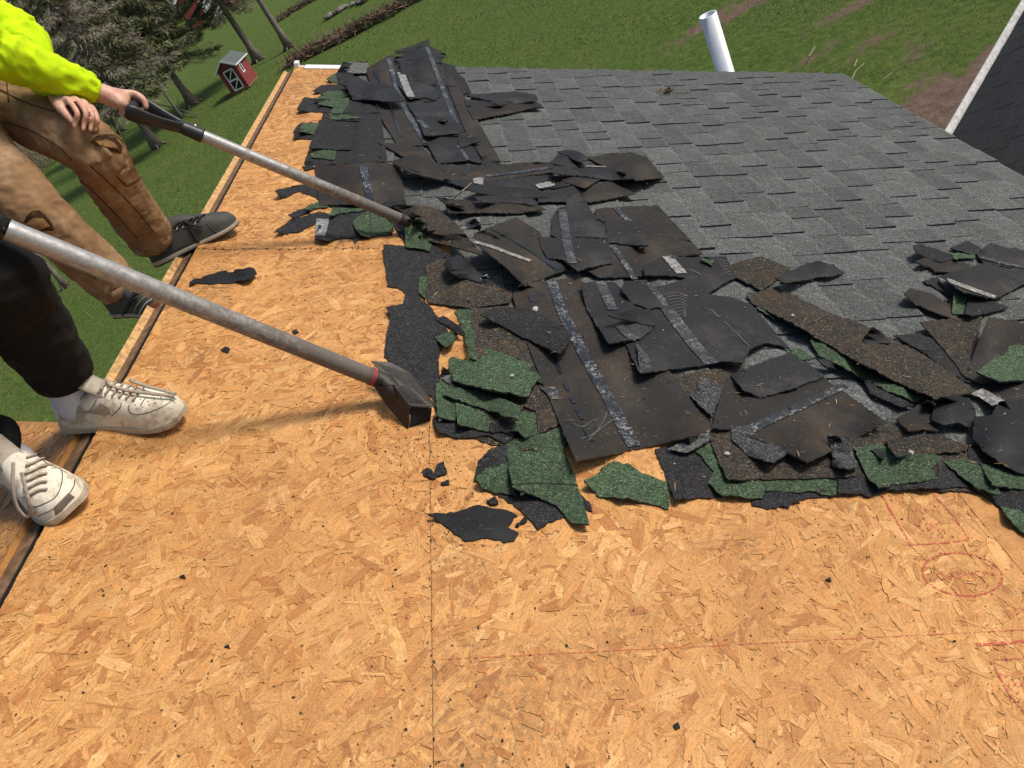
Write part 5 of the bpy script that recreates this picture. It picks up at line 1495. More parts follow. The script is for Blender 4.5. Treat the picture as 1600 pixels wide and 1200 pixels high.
def body(J, hands, label, group=None):
    L = []
    L.append(([J['pel'], J['wst'], J['chs'], J['nk']], [.105, .10, .115, .05]))
    for s in ('L', 'R'):
        L.append(([J['h' + s], (J['h' + s] + J['k' + s]) / 2, J['k' + s]], [.075, .066, .048]))
        L.append(([J['k' + s], J['k' + s] * .6 + J['a' + s] * .4, J['a' + s], J['a' + s] - np.array([0, 0, .03])], [.046, .045, .030, .028]))
        L.append(([J['chs'] * .4 + J['sh' + s] * .6, J['sh' + s], (J['sh' + s] + J['el' + s]) / 2, J['el' + s]], [.07, .055, .043, .036]))
        L.append(([J['el' + s], J['el' + s] * .6 + J['w' + s] * .4, J['w' + s]], [.036, .038, .027]))
        L.append(([J['pel'], J['h' + s]], [.09, .085]))
    L.append(([J['nk'] - np.array([0, 0, .05]), J['nk'] + (J['hd'] - J['nk']) * .5], [.052, .05]))
    h = J['hd']; fw_ = unit(np.array([.9, .1, -.35])); upv = unit(np.array([.3, 0, .9])); sdv = np.cross(upv, fw_)
    L.append(([h - upv * .05 - fw_ * .005, h + upv * .03 - fw_ * .01, h + upv * .075 - fw_ * .015], [.062, .078, .06]))
    L.append(([h - upv * .095 + fw_ * .05, h - upv * .05 + fw_ * .035], [.035, .055]))            # jaw
    L.append(([h + upv * .0 + fw_ * .075, h - upv * .032 + fw_ * .096, h - upv * .036 + fw_ * .082], [.011, .015, .012]))   # nose
    for s in (-1, 1):
        L.append(([h + sdv * s * .076 + upv * .012, h + sdv * s * .084 - upv * .02], [.011, .012]))  # ears
    L += hands
    o = fuse('person', L, .0042, MAT['skin'], None, 3)
    tag(o, label, 'person')
    for s in (-1, 1):
        b = MB()
        c = h + upv * .008 + fw_ * .066 + sdv * s * .030
        b.tube([c - fw_ * .004, c + fw_ * .006, c + fw_ * .010], [.013, .012, .004], 10, flat=.6); b.build('eye', MAT['eye'], o, smooth=True)
    b = MB(); c = h - upv * .066 + fw_ * .085
    b.tube([c - sdv * .022 - fw_ * .006, c + fw_ * .002, c + sdv * .022 - fw_ * .006], [.003, .006, .003], 8); b.build('mouth', MAT['lip'], o, smooth=True)
    fuse('hair', [([h + upv * .05 - fw_ * .045, h + upv * .08 - fw_ * .01, h + upv * .07 + fw_ * .035], [.07, .07, .05]), ([h - fw_ * .04 - upv * .03, h + upv * .03 - fw_ * .035], [.055, .07])], .006, MAT['hair'], o, 2,
         disp=lambda p: .004 * noise.noise(Vector((p[0] * 60, p[1] * 60, p[2] * 60))))
    return o

def grip_hand(c, bar, back, up_, wrist, thumb_s):
    """fingers wrapped round a bar through c; back = from bar to palm"""
    e1 = -unit(back - bar * (back @ bar)); e2 = unit(np.cross(bar, e1))
    if e2 @ up_ < 0: e2 = -e2
    H_ = []
    palm0 = c - e1 * .034 + e2 * .004
    H_.append(([wrist, wrist * .4 + (palm0 - e1 * .03) * .6, palm0 + bar * .012, palm0 + e1 * .008 + bar * .02], [.027, .029, .023, .016]))
    H_.append(([wrist, wrist * .4 + (palm0 - e1 * .03) * .6, palm0 - bar * .016, palm0 + e1 * .008 - bar * .022], [.027, .028, .023, .016]))
    H_.append(([palm0 - bar * .028, palm0 + bar * .03], [.017, .016]))
    for k in range(4):
        o_ = bar * (-.031 + .0207 * k)
        rr_ = [.0265, .028, .0275, .025][k]
        angs = [165, 205, 250, 300, 345][:5]
        pts = [c + o_ + rr_ * (math.cos(math.radians(a)) * e1 + math.sin(math.radians(a)) * e2) for a in angs]
        H_.append((pts, [.0098, .0095, .009, .0085, .0075]))
    tb = palm0 + thumb_s * bar * .028 + e2 * .012
    H_.append(([wrist * .45 + tb * .55, tb, c + thumb_s * bar * .034 - e1 * .006 + e2 * .028, c + thumb_s * bar * .02 + e1 * .022 + e2 * .026, c + thumb_s * bar * .008 + e1 * .034 + e2 * .012], [.018, .0155, .012, .0105, .0085]))
    return H_
hands1 = grip_hand(G1P, bd1, -ax1, np.array([0, 0, 1.0]), P1['wR'], 1)
# relaxed left hand lying on the thigh
D0 = 2.345
kn = [pt(108, 158, D0 - .02), pt(121, 157, D0), pt(133, 161, D0 + .02), pt(143, 168, D0 + .045)]
mid = [pt(121, 177, D0 - .035), pt(134, 177, D0 - .012), pt(145, 181, D0 + .008), pt(152, 186, D0 + .03)]
tp_ = [pt(116, 198, D0 - .03), pt(130, 203, D0 - .012), pt(141, 204, D0 + .006), pt(148, 204, D0 + .03)]
for i in range(4):
    hands1.append(([P1['wL'] * .3 + kn[i] * .7, kn[i], mid[i] + unit(CAM - mid[i]) * .006, mid[i] * .45 + tp_[i] * .55, tp_[i]], [.011, .0092, .0082, .0076, .0066]))
    hands1.append(([P1['wL'], P1['wL'] * .5 + kn[i] * .5, kn[i]], [.023, .015, .010]))
hands1.append(([P1['wL'], pt(92, 164, D0), pt(101, 176, D0 - .015), pt(109, 185, D0 - .02), pt(114, 191, D0 - .02)], [.022, .0165, .0125, .0105, .0085]))
p1 = body(P1, hands1, 'person in a bright yellow sleeved shirt and torn brown work trousers gripping a shovel')

def axis_folds(segs, amp):
    """creases that wrap part-way round a limb: segs = (joint a, joint b, creases per metre)"""
    segs = [(np.asarray(a), np.asarray(b), k) for a, b, k in segs]
    def f(p):
        best = None
        for q, (a, b, k) in enumerate(segs):
            d = b - a; L = np.linalg.norm(d); d = d / L
            s = min(max((p - a) @ d, 0), L); r = p - a - d * s; e = r @ r
            if best is None or e < best[0]: best = (e, s, r, d, k, q, L)
        e, s, r, d, k, q, L = best
        n1 = unit(np.cross(d, (0.3, 0.2, 1.0))); n2 = np.cross(d, n1)
        cx, cy = r @ n1, r @ n2
        ln = math.hypot(cx, cy) + 1e-6
        w = noise.noise(Vector((cx / ln * 1.1, cy / ln * 1.1, s * k + q * 9.1 + cx * 9)))
        w2 = noise.noise(Vector((cx / ln * 1.7 + 5, cy / ln * 1.7, s * k * 2.1 + q * 5.3 - cy * 14)))
        edge = 0.55 + 0.9 * abs(2 * s / L - 1) ** 1.5
        return amp * edge * ((0.55 - abs(w)) * 1.5 + (0.45 - abs(w2)) * .7)
    return f
def fold1(p, legf=lambda p: LEGF1(p)):
    a = ridged(p, (16, 16, 34)); b = ridged((p[0] + 3, p[1], p[2] + p[0] * .6), (30, 30, 60)); c = noise.noise(Vector((p[0] * 9, p[1] * 9, p[2] * 9)))
    return .003 * max(b, 0) + .006 * c + legf(p)
def leg(J, s, r):
    h, k, a = J['h' + s], J['k' + s], J['a' + s]
    return [([h, (h + k) / 2, k, k * .72 + a * .28, (k + a) / 2, k * .25 + a * .75, a * .96 + k * .04], r)]
LEGF1 = axis_folds([(P1['hL'], P1['kL'], 10), (P1['kL'], P1['aL'], 11), (P1['hR'], P1['kR'], 10), (P1['kR'], P1['aR'], 11)], .0075)
trs = leg(P1, 'L', [.098, .094, .079, .077, .078, .074, .071]) + leg(P1, 'R', [.098, .09, .078, .075, .074, .070, .068]) + [([P1['pel'], P1['wst']], [.125, .115]), ([P1['hL'], P1['hR']], [.10, .10])]
tr1 = fuse('trousers', trs, .0065, MAT['brown_duck'], p1, 2, fold1)
fold2 = axis_folds([(P1['elR'], P1['wR'], 15), (P1['shR'], P1['elR'], 13), (P1['elL'], P1['wL'], 15), (P1['shL'], P1['elL'], 13), (P1['pel'], P1['nk'], 7)], .013)
fold2b = axis_folds([(P2['elR'], P2['wR'], 15), (P2['shR'], P2['elR'], 13), (P2['elL'], P2['wL'], 15), (P2['shL'], P2['elL'], 13), (P2['pel'], P2['nk'], 7)], .0085)
def arm(J, s, r):
    return ([J['chs'] * .5 + J['sh' + s] * .5, J['sh' + s], (J['sh' + s] + J['el' + s]) / 2, J['el' + s], J['el' + s] * .5 + J['w' + s] * .5, J['w' + s] * .86 + J['el' + s] * .14], r)
sh_1 = fuse('shirt', [arm(P1, 'R', [.085, .078, .066, .062, .054, .040]), arm(P1, 'L', [.085, .078, .066, .062, .052, .040]), ([P1['pel'] + np.array([0, 0, .03]), P1['wst'], P1['chs'], P1['nk'] - np.array([0, 0, .02])], [.135, .13, .14, .075])], .006, MAT['hivis'], p1, 2, fold2)
for s in ('R', 'L'):
    e, w = P1['el' + s], P1['w' + s]; d = unit(w - e)
    Q = [w - d * .045, w - d * .04, w - d * .02, w - d * .002, w + d * .004]
    V, F = tube_geo(Q, [.036, .0405, .038, .0365, .033], 22)
    V = [np.array(v) * 1.0 for v in V]
    mesh_obj('cuff', V, F, MAT['hivis'], sh_1, smooth=True)
bt = bvh_of([tr1])
# knee tears: frayed rim, dark opening, lining
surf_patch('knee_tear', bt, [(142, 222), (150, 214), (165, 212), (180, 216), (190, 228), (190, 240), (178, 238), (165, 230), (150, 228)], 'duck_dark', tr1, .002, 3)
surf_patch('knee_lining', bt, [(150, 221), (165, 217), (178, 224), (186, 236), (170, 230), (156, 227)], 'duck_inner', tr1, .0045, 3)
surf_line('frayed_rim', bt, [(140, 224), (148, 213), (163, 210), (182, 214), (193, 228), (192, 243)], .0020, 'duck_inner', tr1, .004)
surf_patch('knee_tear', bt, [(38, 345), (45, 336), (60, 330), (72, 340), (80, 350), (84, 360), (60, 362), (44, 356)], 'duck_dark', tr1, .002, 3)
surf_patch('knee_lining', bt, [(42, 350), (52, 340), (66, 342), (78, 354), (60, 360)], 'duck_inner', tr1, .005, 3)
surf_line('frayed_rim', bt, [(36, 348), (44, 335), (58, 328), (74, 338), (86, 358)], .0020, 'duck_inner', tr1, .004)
for ln in ([(100, 262), (130, 285), (165, 318), (215, 372)], [(140, 258), (175, 290), (210, 325), (240, 362)], [(8, 190), (50, 205), (90, 228), (112, 250)], [(0, 140), (40, 160), (85, 175)], [(10, 125), (14, 160)], [(30, 392), (70, 425), (130, 462), (170, 485)], [(60, 380), (100, 405), (150, 435)]):
    surf_line('seam', bt, ln, .0018, 'duck_seam', tr1, .0005)
surf_patch('pocket_flap', bt, [(182, 274), (192, 264), (206, 260), (219, 273), (212, 282), (197, 288)], 'brown_duck', tr1, .004, 3)
surf_line('seam', bt, [(183, 276), (197, 290), (212, 284), (221, 275)], .0014, 'duck_seam', tr1, .001)
# hems
for s in ('L', 'R'):
    a, k = P1['a' + s], P1['k' + s]; d = unit(a - k)
    q = a * .96 + k * .04 + d * .02
    V, F = tube_geo([q - d * .02, q - d * .016, q + d * .012, q + d * .016], [.070, .0745, .074, .069] if s == 'L' else [.066, .0715, .071, .067], 24)
    mesh_obj('hem', V, F, MAT['brown_duck'], tr1, smooth=True)
# dark shoes
upA, WA, za = shoe(p1, (-1.447, 2.652, 5.712), (-1.160, 2.802, 5.672), 'black', W=1.05, high=True)
upB, WB, zb = shoe(p1, (-1.545, 2.445, 5.69), (-1.322, 2.325, 5.668), 'black', W=1.05, high=True)
bA = bvh_of([upA])
bB = bvh_of([upB])
surf_line('stripe', bB, [(214, 505), (219, 488), (228, 474), (240, 466)], .0022, 'eyelet', upB, .001)
surf_line('stripe', bB, [(206, 508), (210, 486), (220, 470), (232, 460)], .0014, 'shoe_tan', upB, .001)
surf_patch('toe_patch', bB, [(229, 488), (234, 476), (244, 470), (256, 474), (250, 490), (238, 500)], 'rust_patch', upB, .0012, 3)
for i in range(4):
    surf_line('lace', bB, [(192 + i * 5, 492 - i * 10), (200 + i * 5, 480 - i * 9), (210 + i * 5, 473 - i * 8)], .0035, 'lace_black', upB, .003)
for i in range(5):
    x, y = 268 + i * 9.5, 359 - i * 2.6
    surf_line('eyelet', bA, [(x - 2, y + 3), (x, y - 1), (x + 3, y + 2)], .0022, 'eyelet', upA, .0015)
    surf_line('lace', bA, [(x + 1, y), (x + 8, y - 9), (x + 14, y - 12)], .0035, 'lace_black', upA, .004)
surf_line('lace', bA, [(290, 350), (299, 362), (307, 374), (313, 381)], .0035, 'lace_black', upA, .004)
surf_line('lace', bA, [(285, 346), (300, 352), (316, 354)], .004, 'lace_black', upA, .008)
surf_line('panel_line', bA, [(238, 398), (262, 395), (290, 383), (330, 371), (352, 358)], .0013, 'sole_black', upA, .0005)
surf_line('panel_line', bA, [(322, 350), (335, 362), (345, 366)], .0013, 'sole_black', upA, .0005)
surf_line('panel_line', bA, [(265, 366), (266, 380), (270, 392)], .0013, 'sole_black', upA, .0005)

# ---------------------------------------------------------------- second person: black trousers, dirty white shoes
hands2 = grip_hand(G2P, bd2, -ax2, np.array([0, 0, 1.0]), P2['wR'], 1)
cpole = G2P + ax2 * .38
for k in range(4):
    q0 = P2['wL'] + np.array([.06, -.045 + .022 * k, -.005]); hands2.append(([P2['wL'], q0, q0 + np.array([.035, 0, -.02]), q0 + np.array([.055, 0, -.055])], [.02, .0115, .0095, .008]))
hands2.append(([P2['wL'], P2['wL'] + np.array([.03, -.05, -.01]), P2['wL'] + np.array([.06, -.08, -.03])], [.02, .0125, .0095]))
p2 = body(P2, hands2, 'person in black sweatpants and dirty white shoes at the left picture edge')
def fold3(p):
    a = ridged(p, (14, 14, 24)); c = noise.noise(Vector((p[0] * 8, p[1] * 8, p[2] * 8)))
    return .007 * max(a, 0) + .008 * c
trs = [([P2['hL'], (P2['hL'] + P2['kL']) / 2, P2['kL'], P2['kL'] * .6 + P2['aL'] * .4, P2['kL'] * .3 + P2['aL'] * .7, P2['aL'] * .95 + P2['kL'] * .05], [.11, .10, .083, .080, .077, .072]),
       ([P2['hR'], (P2['hR'] + P2['kR']) / 2, P2['kR'], P2['kR'] * .6 + P2['aR'] * .4, P2['kR'] * .3 + P2['aR'] * .7, P2['aR'] * .9 + P2['kR'] * .1], [.11, .105, .092, .088, .076, .058]),
       ([P2['pel'], P2['wst']], [.135, .12]), ([P2['hL'], P2['hR']], [.11, .11])]
tr2 = fuse('trousers', trs, .007, MAT['black_sweat'], p2, 3, fold3)
sh_2 = fuse('shirt', [arm(P2, 'R', [.085, .078, .064, .058, .05, .04]), arm(P2, 'L', [.085, .078, .064, .058, .05, .04]), ([P2['pel'] + np.array([0, 0, .03]), P2['wst'], P2['chs'], P2['nk'] - np.array([0, 0, .02])], [.14, .135, .14, .075])], .007, MAT['grey_shirt'], p2, 2, fold2b)
for s in ('L', 'R'):
    a, k = P2['a' + s], P2['k' + s]; d = unit(a - k)
    q = a * .95 + k * .05
    V, F = tube_geo([q - d * .012, q - d * .006, q + d * .026, q + d * .03], [.069, .0735, .072, .066], 24)
    mesh_obj('hem', V, F, MAT['black_sweat'], tr2, smooth=True)
    hl = np.array([-1.318, 1.684, 5.76]) if s == 'L' else np.array([-1.395, 1.487, 5.77])
    V, F = tube_geo([a - d * .07, a - d * .02, a * .6 + hl * .4, hl, hl - np.array([0, 0, .03])], [.044, .0455, .0465, .047, .045], 22)
    mesh_obj('sock', V, F, MAT['sock'], p2, smooth=True)
upC, WC, zc = shoe(p2, (-1.388, 1.694, 5.722), (-1.088, 1.634, 5.628), 'white', W=1.15)
upD, WD, zd = shoe(p2, (-1.445, 1.535, 5.735), (-1.225, 1.318, 5.688), 'white', W=1.22)
bC, bD = bvh_of([upC]), bvh_of([upD])
Zs = lambda x, y: (60 + x / 6.154, 550 + y / 6.154)
Zd = lambda x, y: (x / 6.0, 660 + y / 6.0)
surf_patch('side_mark', bC, [Zs(*q) for q in ((520, 560), (600, 490), (680, 540), (700, 600), (640, 615), (560, 600), (420, 570), (300, 545), (190, 520), (330, 545), (450, 560))], 'shoe_tan', upC, .0012, 3)
surf_patch('heel_panel', bC, [Zs(*q) for q in ((160, 500), (250, 520), (360, 500), (480, 570), (430, 640), (320, 655), (210, 655))], 'shoe_tan', upC, .0009, 3)
for ln in (((870, 510), (870, 560), (930, 600), (1060, 580), (1190, 530), (1280, 470)), ((360, 510), (450, 410), (560, 385)), ((980, 520), (1010, 470), (1030, 440)), ((700, 620), (780, 540), (800, 490)), ((180, 540), (300, 560), (480, 570), (560, 460))):
    surf_line('stitch_line', bC, [Zs(*q) for q in ln], .0011, 'shoe_line', upC, .0003)
for i in range(6):
    x = 580 + i * 66; y = 395 + i * 15
    surf_line('lace', bC, [Zs(x, y), Zs(x + 35, y - 45), Zs(x + 75, y - 85), Zs(x + 100, y - 110)], .0034, 'lace', upC, .004, flat=.6)
for off, ln in ((.012, ((650, 290), (700, 350), (850, 400), (1050, 430), (1290, 455))), (.014, ((690, 240), (800, 290), (950, 350), (1150, 400), (1300, 440))), (.010, ((620, 380), (640, 300), (690, 230)))):
    surf_line('lace_loop', bC, [Zs(*q) for q in ln], .0042, 'lace', upC, off, flat=.6)
for r_ in range(3):
    for i in range(5):
        q = Zs(940 + i * 62 - r_ * 10, 545 - i * 18 - r_ * 35)
        h_ = hit(bC, q[0], q[1], .0006)
        if h_ is not None:
            b = MB(); b.tube([h_ - np.array([0, 0, .001]), h_ + np.array([0, 0, .0006])], .0014, 6); b.build('vent_hole', MAT['shoe_line'], upC)
for ln in (((300, 790), (370, 780), (520, 700), (580, 560), (570, 440), (480, 430)), ((360, 880), (560, 770), (680, 620), (700, 540)), ((380, 240), (400, 340), (460, 400), (540, 380)), ((440, 400), (520, 420), (620, 470))):
    surf_line('stitch_line', bD, [Zd(*q) for q in ln], .0011, 'shoe_line', upD, .0003)
surf_patch('scuff', bD, [Zd(*q) for q in ((500, 800), (640, 660), (700, 700), (580, 830), (520, 870))], 'shoe_line', upD, .001, 3)
for i in range(6):
    x = 250 - i * 4; y = 300 + i * 72
    surf_line('lace', bD, [Zd(x, y + 40), Zd(x + 70, y + 15), Zd(x + 140, y - 20), Zd(x + 190 + i * 6, y - 30)], .0034, 'lace', upD, .004, flat=.6)
def loop(pts, mat, r):
    b = MB(); b.tube(spline(pts, 8), r, 8, flat=.55); return b.build('lace_loop', MAT[mat], upD, smooth=True)
loop([pt(21, 722, 1.645), pt(20, 760, 1.64), pt(27, 792, 1.65), pt(42, 808, 1.66), pt(50, 800, 1.66)], 'lace', .0052)
loop([pt(34, 738, 1.64), pt(40, 765, 1.635), pt(46, 788, 1.64), pt(47, 806, 1.66)], 'lace', .005)

# ================================================================== yard, trees, far buildings
def bark_mat():
    t = NT('bark')
    c = t.coord()
    n = t.noise(t.mapping(c, (6, 6, 1.2)), 3.0, 5.0, 0.7)
    col = t.ramp(n, [(0.3, (0.09, 0.075, 0.065)), (0.7, (0.26, 0.22, 0.195))])
    t.bump(n, 0.8, 0.04)
    return t.done(col, 0.9, 0.0, 0.15)
MAT['bark'] = bark_mat()
MAT['needle'] = plain('spruce_needle', (0.10, 0.118, 0.048), 0.8, var=0.4, scale=0.8, bump=0)
MAT['needle_b'] = plain('spruce_needle_olive', (0.165, 0.15, 0.07), 0.8, var=0.4, scale=0.8, bump=0)
MAT['needle_dead'] = plain('dead_spruce_twig', (0.28, 0.23, 0.18), 0.9, var=0.4, scale=0.8, bump=0)

def spruce(px, height, start, rad, seed, label, dead=.25, trunk=.2, dens=1.0, name='spruce_tree', lean=(0, 0)):
    base = on_ground(*px); base[2] = -.05
    r = np.random.default_rng(seed)
    root = empty(name, base)
    tag(root, label, 'tree', 'trees beyond the yard')
    zz = np.linspace(0, height, 14)
    P_ = [base + np.array([lean[0] * z / height + .05 * math.sin(z * .9 + seed), lean[1] * z / height, z]) for z in zz]
    R_ = [trunk * (1 - .85 * z / height) + trunk * .9 * math.exp(-z * 3.0) for z in zz]
    b = MB(); b.tube(P_, R_, 10)
    for k in range(5):
        a = 2 * math.pi * k / 5 + seed
        d = np.array([math.cos(a), math.sin(a), 0])
        b.tube([base + np.array([0, 0, .35]) + d * trunk * .6, base + d * trunk * 1.9 + np.array([0, 0, .08]), base + d * trunk * 3.2 - np.array([0, 0, .02])], [trunk * .45, trunk * .3, .02], 6)
    b.build('trunk', MAT['bark'], root, smooth=True)
    B = []; D = []; LN = []; WD = []; FM = []
    br = MB()
    z = start
    while z < height - .2:
        f = (z - start) / (height - start)
        L0 = rad * (1 - f) ** .75 * (0.75 + .4 * r.random()) * (0.55 + .45 * min(1, f * 6 + .3))
        for k in range(int(r.integers(3, 6))):
            a = r.uniform(0, 2 * math.pi)
            L = L0 * r.uniform(.6, 1.15)
            d = np.array([math.cos(a), math.sin(a), 0])
            p0 = base + np.array([lean[0] * z / height, lean[1] * z / height, z])
            sag = L * r.uniform(.25, .6)
            tt = np.linspace(0, 1, 7)
            Q = [p0 + d * L * t_ + np.array([0, 0, -sag * t_ ** 1.3 + .18 * L * t_ ** 4]) for t_ in tt]
            br.tube(Q, [max(.008, .035 * (1 - t_) * (L / rad + .3)) for t_ in tt], 4, cap=False)
            isdead = r.random() < (dead + .5 * max(0, .18 - f) * 4)
            n = int(L * 88 * dens * (.55 if isdead else 1))
            t_ = r.uniform(.1, 1, n) ** .8
            pos = p0 + d * (L * t_)[:, None] + np.stack([np.zeros(n), np.zeros(n), -sag * t_ ** 1.3 + .18 * L * t_ ** 4], 1)
            side = np.array([-d[1], d[0], 0])
            off = r.normal(0, 1, n) * (.10 + .2 * L * (1 - t_) * .6)
            pos = pos + side * off[:, None]
            pos[:, 2] -= np.abs(off) * .35 + r.random(n) * .22
            ln = r.uniform(.16, .42, n)
            di = d * .6 + side * np.sign(off)[:, None] * .5 + r.normal(0, .35, (n, 3)); di[:, 2] -= .45
            di /= np.linalg.norm(di, axis=1, keepdims=True)
            B.append(pos); D.append(di); LN.append(ln); WD.append(ln * (.10 if isdead else .26) * r.uniform(.7, 1.2, n)); FM.append(np.full(n, 2) if isdead else r.choice(2, n, p=[.62, .38]))
        z += r.uniform(.16, .32)
    br.build('branches', MAT['bark'], root)['kind'] = 'stuff'
    B = np.concatenate(B); D = np.concatenate(D); LN = np.concatenate(LN); WD = np.concatenate(WD); FM = np.concatenate(FM)
    blades_mesh('crown', B, LN, WD, D, [MAT['needle'], MAT['needle_b'], MAT['needle_dead']], FM, None, None, root)
    return root
spruce((403, 95), 15, 3.6, 3.2, 1, 'spruce tree with bare lower trunk right behind the small red shed', dead=.35, trunk=.24)
spruce((452, 75), 16, 6.8, 2.6, 2, 'tall bare trunk standing alone near the dry leaf strip', dead=.3, trunk=.2)
spruce((303, 163), 15, 2.9, 4.2, 3, 'drooping olive spruce left of the small red shed', dead=.3, trunk=.24, dens=1.15)
spruce((285, 183), 8, 4.0, 1.6, 4, 'slim pole-like spruce in front of the drooping olive spruce', dead=.6, trunk=.09)
spruce((247, 229), 14, 3.0, 4.0, 5, 'spruce with brown dead lower boughs behind the gripping hand', dead=.55, trunk=.22, dens=1.1)
spruce((190, 205), 13, 1.8, 4.2, 6, 'brownish spruce furthest left behind the yellow sleeve', dead=.8, trunk=.2, dens=1.1)
spruce((104, 450), 9, 5.5, 1.8, 7, 'thin near trunk seen between the two trouser legs', dead=.7, trunk=.09)
spruce((215, 110), 17, 2.0, 4.5, 8, 'dark spruce in the far row above the gripping hand', dead=.4, trunk=.25)
spruce((120, 150), 16, 1.5, 5.0, 9, 'broad dark spruce in the far row behind the yellow sleeve', dead=.45, trunk=.25)

# dry brush behind the legs
def brush(px, n, w, h, seed, label, mats=('litter_a', 'litter_b')):
    r = np.random.default_rng(seed)
    c = on_ground(*px)
    B = np.zeros((n, 3)); B[:, 0] = c[0] + r.normal(0, w * .45, n); B[:, 1] = c[1] + r.normal(0, w * .3, n); B[:, 2] = r.random(n) ** 1.4 * h * .65
    di = r.normal(0, .55, (n, 3)); di[:, 2] = np.abs(di[:, 2]) + .35
    ln = r.uniform(.4, 1.1, n) * h * .35
    root = empty('dry_bush', (c[0], c[1], 0)); tag(root, label, 'bush', 'dry bushes')
    blades_mesh('twigs', B, ln, r.uniform(.02, .05, n), di, [MAT[m_] for m_ in mats], r.choice(2, n), None, None, root)
    return root
MAT['brush_grey'] = plain('grey_brush', (0.24, 0.20, 0.155), 0.9, var=0.3, scale=2, bump=0)
brush((22, 290), 7000, 4.5, 3.4, 31, 'pale dry brush behind the brown trousers', ('brush_grey', 'litter_a'))
brush((-30, 330), 5000, 3.5, 2.8, 32, 'pale dry brush at the left picture edge', ('brush_grey', 'litter_a'))
brush((70, 205), 6000, 6, 4.0, 33, 'grey brown thicket between sleeve and brown spruce', ('brush_grey', 'litter_b'))
brush((270, 40), 5000, 12, 3.0, 34, 'reddish brush in front of the far red barn', ('litter_b', 'litter_a'))
# branch lying on the lawn behind the grip
b = MB(); b.tube([on_ground(262, 182) + np.array([0, 0, .9]), on_ground(285, 178) + np.array([0, 0, .35]), on_ground(310, 182) + np.array([0, 0, .1])], [.03, .05, .03], 6); b.tube([on_ground(285, 178) + np.array([0, 0, .35]), on_ground(292, 170) + np.array([0, 0, .9])], [.03, .015], 5)
tag(b.build('fallen_branch', MAT['bark']), 'dark fallen branch lying on the lawn left of the small red shed', 'branch')

# ---------------------------------------------------------------- small red shed
MAT['shed_red'] = plain('barn_red_boards', (0.20, 0.032, 0.03), 0.75, var=0.25, scale=3, bump=0.3)
MAT['shed_dark'] = plain('dark_opening', (0.02, 0.014, 0.013), 0.9, bump=0)
MAT['shed_roof'] = plain('grey_shed_roof', (0.085, 0.10, 0.10), 0.85, var=0.25, scale=6)
MAT['glass'] = plain('window_glass', (0.06, 0.065, 0.07), 0.1, bump=0)
sA, sB, sC = on_ground(364, 150), on_ground(390, 136), on_ground(406, 118)
ex = unit(sB - sA); ey = np.array([-ex[1], ex[0], 0]); Wd = np.linalg.norm(sB - sA); Dp = 2.1; Hw = 1.5; ez = np.array([0, 0, 1.0])
shed = empty('garden_shed', sA); tag(shed, 'small red garden shed with white cross-braced doors and grey roof', 'shed')
def Sx(a, b_, c): return sA + ex * a + ey * b_ + ez * c
def sbox(name, mat, a0, a1, b0, b1, c0, c1, parent=shed):
    b = MB(); b.box(Sx(a0, b0, c0), ex * (a1 - a0), ey * (b1 - b0), ez * (c1 - c0)); return b.build(name, MAT[mat], parent)
sbox('base', 'wood_old', -.03, Wd + .03, -.03, Dp + .03, 0, .1)
nb = 12
for k in range(nb):      # side boards
    sbox('board', 'shed_red', Wd - .03, Wd + (.004 if k % 2 else .0), Dp * k / nb + .004, Dp * (k + 1) / nb - .004, .1, Hw)
for k in range(nb):
    sbox('board', 'shed_red', 0, .03, Dp * k / nb + .004, Dp * (k + 1) / nb - .004, .1, Hw)
for k in range(7):
    a0, a1 = Wd * k / 7 + .004, Wd * (k + 1) / 7 - .004
    zt = Hw + .42 * (1 - abs((a0 + a1) / 2 - Wd / 2) / (Wd / 2))
    sbox('board', 'shed_red', a0, a1, .002, .03, .1, zt - .03)
    sbox('board', 'shed_red', a0, a1, Dp - .03, Dp, .1, zt - .03)
for s in (0, 1):
    b = MB()
    x0, x1 = (-.14, Wd / 2) if s == 0 else (Wd + .14, Wd / 2)
    zl = Hw - .1
    b.slab([Sx(x0, -.22, zl), Sx(x0, Dp + .15, zl), Sx(x1, Dp + .15, Hw + .44), Sx(x1, -.22, Hw + .44)], ez * .035); b.build('roof_slope', MAT['shed_roof'], shed)
    b = MB(); b.slab([Sx(x0, -.25, zl - .06), Sx(x0, -.25, zl + .04), Sx(x1, -.25, Hw + .485), Sx(x1, -.25, Hw + .385)], ey * .025); b.build('gable_trim', MAT['white_paint'], shed)
    b = MB(); dx = ex * (-.02 if s == 0 else .02); b.box(Sx(x0, -.22, zl - .03), dx, ey * (Dp + .37), ez * .07); b.build('eave_trim', MAT['white_paint'], shed)
door = sbox('door', 'shed_dark', .28, .95, -.012, .0, .14, 1.36)
for a0, a1, c0, c1 in ((.28, .34, .14, 1.36), (.89, .95, .14, 1.36), (.28, .95, .14, .21), (.28, .95, .70, .78), (.28, .95, 1.29, 1.36)):
    sbox('door_rail', 'white_paint', a0, a1, -.03, -.013, c0, c1, door)
for c0, c1 in ((.21, .70), (.78, 1.29)):
    b = MB(); b.slab([Sx(.34, -.028, c0), Sx(.41, -.028, c0), Sx(.89, -.028, c1), Sx(.82, -.028, c1)], ey * .012); b.build('door_brace', MAT['white_paint'], door)
win = sbox('window', 'white_paint', Wd + .006, Wd + .03, .42, .82, .78, 1.30)
sbox('pane', 'glass', Wd + .031, Wd + .036, .50, .74, .86, 1.22, win)

